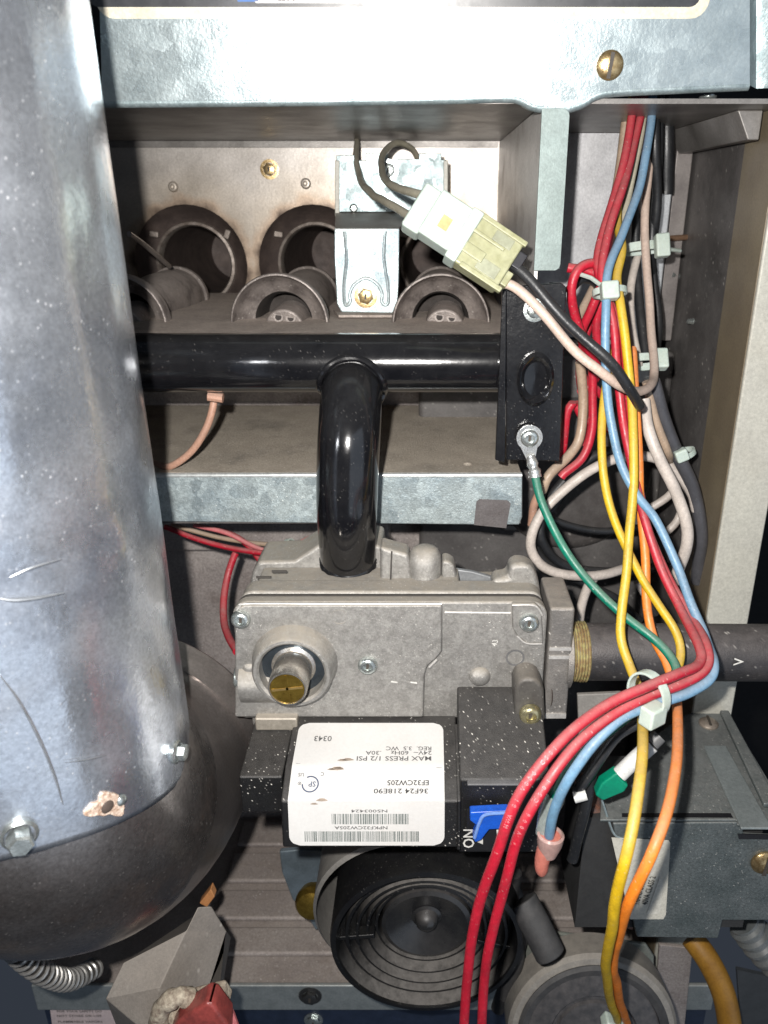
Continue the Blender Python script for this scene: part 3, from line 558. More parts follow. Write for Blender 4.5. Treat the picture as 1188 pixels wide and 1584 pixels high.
# switch
mesh('switch_slot', MB().box(P(722, 1258, 203).x, P(796, 1258, 203).x, 202.2, 203.4, P(760, 1312, 203).z, P(760, 1252, 203).z), M('slot_black', (.006, .006, .008), rough=.6), va)
sw = [P(px, py, 199) for px, py in ((727, 1257), (786, 1254), (792, 1260), (788, 1282), (757, 1284), (745, 1300), (735, 1304), (731, 1296), (738, 1278), (727, 1270))]
mesh('blue_switch_lever', MB().prism(sw, (0, 3.4, 0)), blue_plastic, va, bevel=.5)
mesh('switch_ridge', MB().tube(spline([P(734, 1296, 198.9), P(742, 1272, 198.6), P(752, 1260, 198.6), P(786, 1257, 198.8)], 5), .6, 8), M('pale_blue_edge', (.16, .28, .62), rough=.35), va)
text('ON', 5.4, P(733, 1312, 202.0), (0, 0, 1), (-1, 0, 0), white_paint, va, 'on_lettering')
mesh('white_mark', MB().prism([P(px, py, 202) for px, py in ((737, 1302), (747, 1288), (747, 1306))], (0, .15, 0)), white_paint, va)
mesh('white_mark', MB().prism([P(px, py, 202) for px, py in ((768, 1284), (773, 1284), (773, 1296), (769, 1294))], (0, .15, 0)), white_paint, va)
# label wrapped over the housing
prf = [(232.5, -176.25), (214, -179.75), (203, -185.1), (200, -202.4)]
seglen = [math.dist(prf[i], prf[i + 1]) for i in range(3)]
tot = sum(seglen)
def on_prof(s, off=.25):
    s = max(0, min(tot, s))
    for i in range(3):
        if s <= seglen[i] + 1e-6: break
        s -= seglen[i]
    t = s / seglen[i]; (y0, z0), (y1, z1) = prf[i], prf[i + 1]; d = V((0, y1 - y0, z1 - z0)).normalized(); nrm = V((0, d.z, -d.y))
    if nrm.z < 0 and i < 2: nrm = -nrm
    if i == 2 and nrm.y > 0: nrm = -nrm
    return V((0, y0 + (y1 - y0) * t, z0 + (z1 - z0) * t)) + nrm * off, d, nrm
mb = MB(); ns_ = 60; xl, xr, rc = -46.4, 6.0, 3.6; vs = []; fs = []
smax = tot - .8
for i in range(ns_ + 1):
    s = smax * i / ns_; e = min(s, smax - s); ins = rc - math.sqrt(max(0, rc * rc - (rc - min(e, rc)) ** 2))
    p, d, nn = on_prof(s)
    vs += [p + V((xl + ins, 0, 0)), p + V((xr - ins, 0, 0))]
fs = [(2 * i, 2 * i + 1, 2 * i + 3, 2 * i + 2) for i in range(ns_)]
lab = mesh('rating_label', MB().add(vs, fs), white_label, va)
def lt(sx, s, txt, size, mat=label_ink, wfit=None, align='LEFT'):
    p, d, nn = on_prof(s, .32); p = p + V((sx, 0, 0)); return text(txt, size, p, (-1, 0, 0), d, mat, lab, ext=.03, wfit=wfit, align=align)
def s_of(py):     # arc length at which a photograph row meets the label
    best = min(range(400), key=lambda i: abs((lambda q: 792 - F * ((q.y * SP + q.z * CP) / (q.y * CP - q.z * SP)) - py)(on_prof(tot * i / 399)[0]))); return tot * best / 399
def x_of(px, s):
    p = on_prof(s)[0]; return (px - 660) / F * (p.y * CP - p.z * SP)
def lpx(px0, px1, py, txt, hpx, mat=label_ink):     # px0: right end where the upside-down line starts
    s = s_of(py); s2 = s_of(py + hpx); x0_, x1_ = x_of(px0, s), x_of(px1, s); lt(x0_, s, txt, (s2 - s) * 1.38, mat, wfit=abs(x0_ - x1_))
lpx(514, 487, 1139, '0343', 8, pale_ink)
lpx(668, 598, 1155, 'REG.  3.5  WC', 6, pale_ink)
lpx(668, 566, 1162, '24V~  60Hz    .30A', 6, pale_ink)
lpx(668, 553, 1170, 'MAX PRESS 1/2 PSI', 7, pale_ink)
lpx(664, 600, 1207, 'EF32CW205', 8, label_ink)
lpx(663, 579, 1220, '36F24 218E90', 8, label_ink)
lpx(600, 544, 1252, 'N5003424', 5, pale_ink)
lpx(600, 518, 1278, 'NPKF32CW205A', 5, pale_ink)
def barcode(px0, px1, py0, py1, seed):
    rnd = random.Random(seed); s0, s1 = s_of(py0), s_of(py1); xa, xb = x_of(px0, s0), x_of(px1, s0); x = xa; m = MB()
    a, d, nn = on_prof(s0, .31); b2 = on_prof(s1, .31)[0]
    while x < xb - .5:
        w_ = rnd.choice((.18, .18, .32, .5)); m.add([a + V((x, 0, 0)), a + V((x + w_, 0, 0)), b2 + V((x + w_, 0, 0)), b2 + V((x, 0, 0))], [(0, 1, 2, 3)]); x += w_ + rnd.choice((.15, .2, .36))
    mesh('barcode', m, M('barcode_ink', (.16, .18, .17), rough=.6), lab, smooth=False)
barcode(513, 634, 1259, 1275, 3); barcode(471, 650, 1286, 1302, 5)
# certification mark: ring with letters
s = s_of(1213); p, d, nn = on_prof(s, .33); cxm = x_of(480, s)
ring = MB()
for i in range(34):
    a0, a1 = [math.radians(-120 + 300 * k / 34) for k in (i, i + 1)]
    ring.add([p + V((cxm, 0, 0)) + V((r * math.cos(a), 0, 0)) + d * (r * math.sin(a)) for a, r in ((a0, 2.9), (a1, 2.9), (a1, 2.45), (a0, 2.45))], [(0, 1, 2, 3)])
mesh('certification_ring', ring, blue_ink, lab, smooth=False)
lt(cxm + 1.9, s - .9, 'SP', 2.6, blue_ink)
lt(x_of(466, s), s - .8, '®', 1.6, pale_ink); lt(x_of(471, s_of(1196)), s_of(1196), 'US', 1.8, pale_ink); lt(x_of(502, s_of(1195)), s_of(1195), 'C', 1.8, pale_ink)
lt(x_of(465, s_of(1178)), s_of(1180), '—', 1.5, pale_ink); lt(x_of(683, s_of(1184)), s_of(1186), '—', 1.8, pale_ink)
for (x, y, r) in ((538, 1175, 1.3), (521, 1189, 1.5), (498, 1238, 1.2), (486, 1243, .8), (524, 1188, 1.0), (530, 1176, 1.1), (512, 1190, .8)):
    s = s_of(y); q, d, nn = on_prof(s, .35); mesh('brown_smudge', MB().add([q + V((x_of(x, s), 0, 0)) + V((1.5 * r * math.cos(a) * (1 + .3 * math.sin(3 * a)), 0, 0)) + d * (r * .45 * math.sin(a)) for a in [k * math.pi / 6 for k in range(12)]], [tuple(range(12))]), M('brown_smudge', (.30, .24, .19), rough=.7), lab, smooth=False)

# ================================================================== gas supply pipe
gp = thing('gas_supply_pipe', 'dull black iron gas pipe running right from the valve to the frame edge', 'pipe', (130, 249, -167))
mesh('pipe', MB().tube([(54, 249, -156), (250, 249, -157.5)], 10.7, 48), iron, gp)
tp = MB(); rnd = random.Random(2)
for k in range(7): tp.lathe((52.5 + k * 1.05, 249, -156), (1, 0, 0), [(10.6, 0), (11.2 + rnd.random() * .3, .5), (10.7, 1.0)], 40)
mesh('thread_seal', tp, ptfe, gp)
text('V', 5, (114.5, 238.1, -155), (0, 0, 1), (-1, 0, 0), white_paint, gp, 'pipe_stencil', ext=.1)

# ================================================================== vent pipe
vp = thing('vent_pipe', 'large shiny scratched metal vent pipe with an elbow at the bottom left', 'pipe', (-126.6, 192, -200))
CX, CY, R0 = -126.6, 192.0, 51.5
nt_, nz_ = 220, 150; vs = []; fs = []; ztop = 110
dents = [(P(150, 858, 160), 17, 1.9), (P(205, 850, 180), 9, -1.0), (P(60, 905, 148), 13, 1.3), (P(175, 560, 180), 24, .7), (P(30, 700, 150), 26, -.6), (P(215, 1000, 190), 24, .9), (P(90, 1100, 160), 22, .8), (P(128, 300, 170), 30, .5), (P(120, 690, 160), 16, .5), (P(40, 800, 150), 14, .8), (P(95, 980, 155), 12, .7), (P(160, 1130, 170), 12, .6), (P(230, 900, 190), 10, .8), (P(190, 420, 185), 14, .6)]
for j in range(nz_ + 1):
    for i in range(nt_):
        th = 2 * math.pi * i / nt_; x, y = CX + R0 * math.cos(th), CY + R0 * math.sin(th); ze = -152 - .28 * (y - 146) + .5 * math.sin(th * 5)
        z = ztop + (ze - ztop) * j / nz_; q = V((x, y, z)); dr = .35 * noise.noise(V((x * .02, y * .02, z * .011))) + .16 * noise.noise(V((x * .06, y * .06, z * .025 + 9))) + .32 * noise.noise(V((x * .11, y * .11, z * .006 + 4))) + .05 * noise.noise(V((x * .2, y * .2, z * .12)))
        for c, r, a in dents:
            dd = (q - c).length / r
            if dd < 2.5: dr -= a * math.exp(-dd * dd * 1.4)
        vs.append(V((CX + (R0 + dr) * math.cos(th), CY + (R0 + dr) * math.sin(th), z)))
for j in range(nz_):
    for i in range(nt_): fs.append((j * nt_ + i, j * nt_ + (i + 1) % nt_, (j + 1) * nt_ + (i + 1) % nt_, (j + 1) * nt_ + i))
dobj = mesh('upper_duct', MB().add(vs, fs), duct_m, vp)
sm = dobj.modifiers.new('edge', 'SOLIDIFY'); sm.thickness = .0007; sm.offset = -1
# elbow turning back into the furnace
path = [V((CX, CY, -120)), V((CX, CY, -138)), V((CX, CY, -152))]; Rb = 52
for i in range(1, 17):
    a = math.pi / 2 * i / 16; path.append(V((CX + 12.5 * math.sin(a), CY + Rb * (1 - math.cos(a)), -152 - Rb * math.sin(a))))
path += [V((CX + 12.5 + k * .3, CY + 56 + k * 2.2, -204)) for k in range(8)]
el = MB().tube(path, [49.6] * 3 + [49.8 - 4.5 * math.sin(math.pi / 2 * i / 16) for i in range(1, 17)] + [46, 46.5, 47, 47.5, 48, 48.5, 49, 47.5], 96, caps=False)
cut = len(path) - 9
def elbpart(i0, i1, nm, mt):
    m = MB(); m.v = el.v[i0 * 96:(i1 + 1) * 96]; m.f = [tuple(k - i0 * 96 for k in f) for f in el.f if min(f) >= i0 * 96 and max(f) < (i1 + 1) * 96]; return mesh(nm, m, mt, vp)
elbpart(0, cut - 7, 'elbow', elbow_m); elbpart(cut - 7, len(path) - 1, 'rear_elbow_run', elbow_b)
# elbow: rust line just below the seam and screws
def duct_pt(px, py, r=R0):
    d = ray(px, py); a = d.x ** 2 + d.y ** 2; b = -2 * (d.x * CX + d.y * CY); c = CX ** 2 + CY ** 2 - r * r; disc = b * b - 4 * a * c
    t = (-b - math.sqrt(max(0, disc))) / (2 * a); p = d * t; return p, V((p.x - CX, p.y - CY, 0)).normalized()
p, n = duct_pt(30, 1290); p2, _ = duct_pt(32, 1283)
mesh('sheet_screw', MB().lathe(p, n, [(4.2, -.5), (4.4, .6), (3.6, 1.2)], 24).lathe(p, n, [(3.1, .8), (3.1, 4.6), (2.6, 5.2), (0, 5.2)], 6), zinc, vp)
p, n = duct_pt(272, 1163); mesh('sheet_screw', MB().lathe(p, n, [(3.6, -.5), (3.6, .5), (2.9, 1.0)], 20).lathe(p, n, [(2.4, .6), (2.4, 3.2), (0, 3.4)], 6), zinc, vp)
p, n = duct_pt(165, 1247); u = V((0, 0, 1)); wv = n.cross(u)
blob = [p + n * .45 + (wv * math.cos(a) * 4.0 + (u + wv * .55) * math.sin(a) * 4.4) * (1 + .28 * math.sin(3 * a + .7) + .12 * math.sin(7 * a)) for a in [k * math.pi / 14 for k in range(28)]]
mesh('rust_patch', MB().prism(blob, -n * 1.4), rustm, vp, bevel=.3)
mesh('rust_patch_hole', MB().dome(p + n * .3, n, 1.9, .7), M('rusty_hole', (.12, .07, .05), rough=.8), vp)
p2, n2 = duct_pt(187, 1238); mesh('solder_spot', MB().dome(p2, n2, 1.7, 1.1), zinc, vp)
seam = [duct_pt(px, py, R0 + .2)[0] for px, py in ((-30, 1338), (0, 1330), (40, 1318), (90, 1298), (140, 1272), (190, 1240), (230, 1210), (262, 1178))]
# long crease and scratches on the duct
for pts, r in ((((0, 1045), (30, 1085), (60, 1140), (85, 1200), (98, 1245)), .35), (((-5, 925), (20, 928), (55, 925), (100, 917)), .55), (((15, 893), (50, 878), (95, 865)), .3), (((100, 1180), (135, 1175), (165, 1168)), .2)):
    mesh('scratch', MB().tube(spline([duct_pt(x, y, R0 - r * .2)[0] for x, y in pts], 6), [r * (.25 + .75 * math.sin(math.pi * i / (6 * (len(pts) - 1)))) for i in range(6 * (len(pts) - 1) + 1)], 8), M('bright_scratch', (.66, .69, .72), metal=.9, rough=.35), vp)
# ================================================================== motor
mo = thing('inducer_motor', 'round black ribbed motor end with a domed hub below the white label', 'motor', (0, 250, -352))
mc = V((P(660, 1462, 232).x, 232, P(660, 1462, 232).z)); R = 40.5
mesh('motor_outer_wall', MB().lathe(mc, (0, 1, 0), [(R + .3, 60), (R + .3, 2), (R - .2, 0.2), (R - 2.4, -.2), (R - 2.6, 1)], 72), fan_plastic, mo)
solidp = [(R - 2.5, 1), (R - 3.6, 9), (R - 5.4, 8.6), (R - 6.0, 4.4), (R - 7.2, 4.2), (R - 8.0, 10), (R - 10, 9.6), (R - 10.4, 5.4), (R - 11.4, 5.2), (R - 12.2, 12), (R - 14.2, 11.6), (R - 14.6, 7.2), (R - 15.6, 7), (R - 16.4, 14), (R - 18, 13.6), (R - 18.4, 10), (R - 19.4, 9.8), (R - 20.4, 20), (9.5, 20)]
old_ = [(R, 60), (R, 2), (R - .6, .5), (R - 2.2, 0), (R - 3.2, .6), (R - 3.4, 5), (R - 5.6, 5.4), (R - 6.2, 3), (R - 7.4, 2.4), (R - 8.2, 3.4), (R - 8.4, 8), (R - 11.6, 8.4), (R - 12, 6), (R - 13.2, 5.4), (R - 14, 6.4), (R - 14.2, 11), (R - 18, 11.4), (R - 18.4, 9.4), (R - 19.4, 9), (R - 20.2, 10), (R - 20.6, 17), (9.5, 17.4)]
mesh('ribbed_end_bell', MB().lathe(mc, (0, 1, 0), solidp, 72), bowl_plastic, mo)
mesh('hub_cone', MB().lathe(mc, (0, 1, 0), [(19.8, 20), (19.4, 10), (17.5, 9.2), (10.5, 12), (6.5, 13.6), (5.2, 13), (4.4, 10), (2.4, 8.2), (0, 7.8)], 48), M('black_hub_plastic', (.014, .014, .015), (.022, .022, .022), rough=.25, dust=.75, dcol=(.075, .07, .068)), mo)
for a in (186, 345):
    c = mc + V((30 * math.cos(math.radians(a)), 8.5, 30 * math.sin(math.radians(a)))); rd = V((math.cos(math.radians(a)), 0, math.sin(math.radians(a))))
    mesh('end_bell_spoke', MB().obox(c, rd, (0, 1, 0), rd.cross(V((0, 1, 0))), 15, 5, 2.2), fan_plastic, mo, bevel=.5)
mesh('motor_shell', MB().lathe(mc + V((-9, 16, -1)), (0, 1, 0), [(R - 1, 0), (R + .5, 1.5), (R + .5, 50), (30, 52)], 64), bell_steel, mo)
mesh('motor_bracket', MB().prism([P(px, py, 300) for px, py in ((432, 1318), (470, 1314), (505, 1318), (505, 1430), (488, 1440), (470, 1410), (452, 1392), (436, 1350))], (0, 3, 0)), M('blue_grey_bracket', (.16, .20, .23), (.12, .15, .17), metal=.3, rough=.45), mo, bevel=.8)
solo('brass_fitting', MB().lathe(P(482, 1398, 278), (0, -1, .25), [(0, -7), (7.0, -7), (8.2, -2), (8.2, 0), (7, 2.2), (4, 3.4), (0, 3.8)], 32), brass, 'round brass fitting left of the black ribbed motor', 'fitting')
# ================================================================== pressure switch
ps = thing('pressure_switch', 'round dark switch with pale rim under the yellow and orange wires', 'switch', P(925, 1640, 228))
pc2 = P(922, 1618, 226); axp = V((0, -1, .28)).normalized()
mesh('switch_rim', MB().lathe(pc2 - axp * 8, axp, [(38, -14), (38, 0), (36.5, 2), (33, 2.6), (33, 1)], 64), M('pale_beige_rim', (.25, .235, .21), (.18, .17, .155), rough=.5, dust=.4), ps)
mesh('switch_gasket', MB().lathe(pc2 - axp * 6.5, axp, [(34, -3), (34, 1.5), (32.5, 2.6), (30, 2.4), (29.6, 1)], 64), rubber, ps)
mesh('switch_diaphragm', MB().lathe(pc2 - axp * 6.5, axp, [(30, 1), (28, 1.6), (20, 2.0), (19, 1), (17.5, 1), (17, 2.4), (12, 3), (0, 3.2)], 56), M('mottled_black_disc', (.035, .035, .037), (.075, .07, .07), rough=.5, ns=.3, dust=.3, dcol=(.12, .11, .11)), ps)
wp = P(948, 1584, 216)
mesh('spade_connector', MB().obox(wp, (1, -.1, -.5), (0, 1, 0), (.5, 0, 1), 9, 6, 5), nylon, ps, bevel=1)
mesh('port_hose', MB().tube([P(808, 1392, 238), P(828, 1430, 232), P(852, 1478, 226)], 6.3, 28), rubber, ps, bevel=.8)
mesh('mount_bracket', MB().prism([P(px, py, 262) for px, py in ((795, 1500), (800, 1455), (830, 1440), (1000, 1462), (1012, 1480), (1012, 1560), (990, 1584), (800, 1584))], (0, 2, 0)), M('grey_green_bracket', (.16, .18, .16), (.20, .20, .175), rough=.5), ps, bevel=.8)
solo('brown_stand_plate', MB().prism([P(px, py, 275) for px, py in ((1020, 1462), (1072, 1467), (1058, 1600), (1010, 1600))], (0, 2, 0)), galv_dull, 'brown steel stand plate right of the round pressure switch', 'plate', bevel=.5)
# dark cavity things between motor and switch
for k, (pp, lab_) in enumerate(((((795, 1350), (790, 1420), (800, 1480), (780, 1540)), 'curved black cable nearest the black ribbed motor'), (((770, 1340), (800, 1390), (806, 1450), (770, 1560)), 'curved black cable behind the two long red wires'))):
    solo('black_cable', MB().tube(spline([P(x, y, 250 + 8 * k) for x, y in pp], 8), 3.4, 16), rubber, lab_, 'cable')

# ================================================================== transformer
tf = thing('transformer', 'grey steel cased transformer with a paper label, lower right corner', 'transformer', P(1050, 1440, 240))
zT = P(1000, 1266, 225).z
topo = [PZ(px, py, zT) for px, py in ((930, 1222), (965, 1182), (1010, 1140), (1050, 1110), (1072, 1101), (1118, 1101), (1130, 1108), (1230, 1275), (1140, 1275), (1140, 1268), (928, 1268))]
mesh('top_plate', MB().prism(topo, (0, 0, -1.2)), trafo, tf, bevel=.5)
fr = [P(px, py, 224.6) for px, py in ((948, 1274), (1150, 1272), (1150, 1290), (1250, 1296), (1250, 1424), (1118, 1424), (1111, 1452), (985, 1450), (968, 1380))]
mesh('front_plate', MB().prism(fr, (0, 1.3, 0)), trafo, tf, bevel=.6)
mesh('case_core', MB().box(60, 128, 227, 262, -272, zT - 1.5), M('dark_case_inside', (.03, .03, .03), rough=.7), tf)
mesh('top_slot', MB().prism([PZ(px, py, zT + .06) for px, py in ((962, 1258), (1130, 1258), (1134, 1265), (962, 1264))], (0, 0, .1)), M('slot_black', (.006, .006, .008)), tf)
mesh('raised_strip', MB().prism([PZ(px, py, zT + .05) for px, py in ((1088, 1156), (1122, 1156), (1194, 1284), (1146, 1284))], (0, 0, 1.1)), M('light_trafo_strip', (.28, .31, .31), (.24, .27, .27), metal=.4, rough=.4), tf, bevel=.4)
mesh('side_rail', MB().prism([PZ(px, py, zT + 1.6) for px, py in ((1112, 1104), (1126, 1104), (1205, 1250), (1180, 1250))], (0, 0, 2.2)), trafo, tf, bevel=.8)
mesh('notch', MB().prism([P(px, py, 224.4) for px, py in ((1141, 1290), (1200, 1292), (1200, 1299), (1143, 1298))], (0, .4, 0)), M('slot_black', (.006, .006, .008)), tf)
screw_head(PZ(1096, 1120, zT + .1), (0, 0, 1), 4.2, tf, M('rusty_screw', (.42, .36, .30), (.25, .2, .16), metal=.6, rough=.4), 'slot', h=2)
screw_head(P(1182, 1333, 224.5), (0, -1, 0), 5.2, tf, brass_worn, 'slot', h=2.6)
lbl = [P(px, py, 224.2) for px, py in ((946, 1296), (1034, 1300), (1037, 1304), (1030, 1415), (1026, 1422), (975, 1422))]
tl = mesh('trafo_label', MB().prism(lbl, (0, .2, 0)), M('cream_paper_label', (.60, .58, .50), (.55, .53, .46), rough=.45), tf)
mesh('label_embossed_box', MB().prism([P(px, py, 224.05) for px, py in ((1020, 1358), (1026, 1360), (1022, 1408), (1017, 1414), (1000, 1414))], (0, .1, 0)), M('pale_label_box', (.68, .66, .58), rough=.4), tl)
for px, txt, h in ((988, 'TRANSFORMER', 4), (1001, '40VA CLASS 2', 3.4), (958, '24VAC 60HZ', 3.4)):
    text(txt, h, P(px, 1400 if px > 970 else 1380, 224.1), (.12, 0, 1), (-1, 0, .12), label_ink, tl, wfit=15 if px > 970 else 12)
# winding side
co_ = [P(px, py, 233) for px, py in ((908, 1240), (944, 1248), (966, 1440), (945, 1435), (912, 1320))]
mesh('winding', MB().prism([P(px, py, 229) for px, py in ((912, 1250), (945, 1262), (982, 1445), (948, 1430), (905, 1330))], (0, 22, 0)), lam, tf, bevel=2)
for k in range(7):
    mesh('lamination', MB().prism([P(902 + 5.5 * k, 1262 + 6 * k, 228 - .1 * k), P(905 + 5.5 * k, 1262 + 6 * k, 228 - .1 * k), P(930 + 6.5 * k, 1425 + 3 * k, 228 - .1 * k), P(926 + 6.5 * k, 1425 + 3 * k, 228 - .1 * k)], (0, 20, 0)), [lam, M('dark_lamination', (.19, .175, .165), metal=.4, rough=.4)][k % 2], tf)
mesh('front_edge_curl', MB().tube(spline([P(926, 1222, 228), P(940, 1265, 226), P(950, 1290, 225), P(965, 1298, 224.6)], 5), .5, 8), galv, tf)

# ================================================================== wiring
def hash_(t): return sum((i + 1) * ord(c) for i, c in enumerate(t))
def wire(col, pts, label, r=1.75, cat='wire', n=9, name=None, group=None, up_scale=False):
    path_ = spline([P(*q) for q in pts], n); sd = hash_(label) % 97
    path_ = [p + V((noise.noise(p * .045 + V((sd, 0, 0))), noise.noise(p * .045 + V((0, sd, 3))), noise.noise(p * .045 + V((3, 0, sd))))) * .65 if 0 < i < len(path_) - 1 else p for i, p in enumerate(path_)]
    r = r * (.98 if up_scale else .84)
    return solo(name or (('grey_' if col == 'grey' else '') + 'wire'), MB().tube(path_, r, 14), WM[col], label, cat, group), path_
redA = [(996, 146, 330), (980, 230, 315), (960, 300, 300), (938, 370, 288), (931, 430, 280), (948, 500, 275), (956, 580, 271), (964, 660, 266), (982, 740, 259), (996, 800, 250), (1022, 880, 240), (1053, 945, 228), (1082, 1000, 208), (1080, 1027, 200), (1048, 1042, 193), (1000, 1062, 187), (940, 1090, 181), (880, 1135, 173), (832, 1190, 166), (790, 1260, 162), (757, 1350, 163), (733, 1440, 165), (722, 1520, 167), (718, 1610, 168)]
_, pA = wire('red', redA, 'red wire with white print, outer of the pair sweeping down over the label housing', 1.85)
redB = [(984, 146, 325), (968, 230, 312), (945, 320, 300), (925, 400, 288), (935, 450, 282), (962, 520, 277), (970, 600, 272), (978, 680, 266), (990, 760, 259), (1003, 820, 250), (1032, 890, 240), (1066, 950, 228), (1093, 1000, 209), (1093, 1033, 201), (1055, 1057, 195), (1000, 1078, 189), (950, 1104, 184), (898, 1148, 177), (852, 1206, 170), (812, 1275, 166), (783, 1360, 167), (762, 1440, 169), (750, 1520, 171), (745, 1610, 172)]
_, pB = wire('red', redB, 'red wire, inner of the pair sweeping down beside the pink crimp', 1.85)
_, pBl = wire('blue', [(1010, 146, 325), (1004, 210, 315), (990, 290, 303), (962, 360, 290), (941, 420, 279), (938, 480, 272), (938, 560, 268), (943, 640, 262), (958, 710, 256), (985, 765, 250), (1015, 805, 246), (1045, 870, 238), (1068, 935, 228), (1092, 985, 219), (1105, 1020, 206), (1098, 1050, 200), (1062, 1072, 195), (1010, 1090, 190), (962, 1110, 185), (918, 1150, 180), (880, 1205, 178), (858, 1260, 180), (849, 1300, 184)], 'light blue wire of the bundle ending in the pink crimp', 1.85)
wire('yellow', [(978, 146, 335), (974, 200, 330), (962, 270, 318), (955, 340, 306), (962, 385, 292), (953, 430, 283), (958, 470, 276), (968, 530, 271), (976, 600, 267), (980, 690, 256), (978, 780, 248), (970, 870, 240), (962, 950, 231), (962, 990, 226), (975, 1030, 220), (990, 1070, 210), (994, 1110, 196), (993, 1170, 176), (983, 1250, 160), (965, 1340, 152), (946, 1420, 156), (937, 1490, 170), (944, 1545, 192), (955, 1578, 213)], 'long yellow wire running down in front of the grey transformer', 1.9)
wire('yellow', [(948, 540, 282), (937, 600, 274), (930, 680, 264), (938, 755, 256), (958, 820, 250), (990, 890, 243), (1018, 935, 238), (1042, 975, 233), (1052, 1008, 228), (1048, 1036, 222), (1030, 1060, 213)], 'shorter yellow wire crossing behind the orange one above the pipe', 1.8)
wire('orange', [(978, 540, 285), (982, 600, 274), (988, 680, 264), (991, 770, 257), (998, 860, 248), (1000, 930, 241), (1010, 985, 234), (1030, 1025, 226), (1042, 1065, 217), (1049, 1110, 200), (1046, 1180, 180), (1033, 1250, 164), (1008, 1320, 155), (975, 1390, 155), (953, 1450, 165), (950, 1500, 178), (958, 1545, 196), (970, 1582, 213)], 'orange wire running down beside the long yellow wire over the transformer', 1.9)
wire('green', [(828, 736, 262.5), (840, 780, 257), (870, 845, 250), (910, 900, 243), (962, 948, 235), (1008, 985, 228), (1035, 1015, 222), (1045, 1040, 216), (1030, 1062, 210), (990, 1092, 198), (930, 1140, 190), (885, 1185, 187), (862, 1225, 187), (852, 1260, 188)], 'green ground wire from the ring terminal down to the bundle', 1.85)
wire('black', [(783, 403, 259), (812, 428, 256), (850, 470, 253), (900, 520, 251), (945, 562, 249), (972, 600, 251), (990, 628, 258)], 'black wire leaving the white connector diagonally', 2.1)
wire('pink', [(768, 434, 258), (800, 446, 256), (840, 485, 254), (890, 545, 252), (930, 577, 251), (962, 598, 254), (985, 606, 264), (1005, 598, 274), (1011, 575, 288), (1006, 500, 305), (1000, 420, 317), (997, 340, 326), (1003, 250, 334), (1012, 146, 342)], 'pale pink wire looping from the white connector up to the top', 1.95)
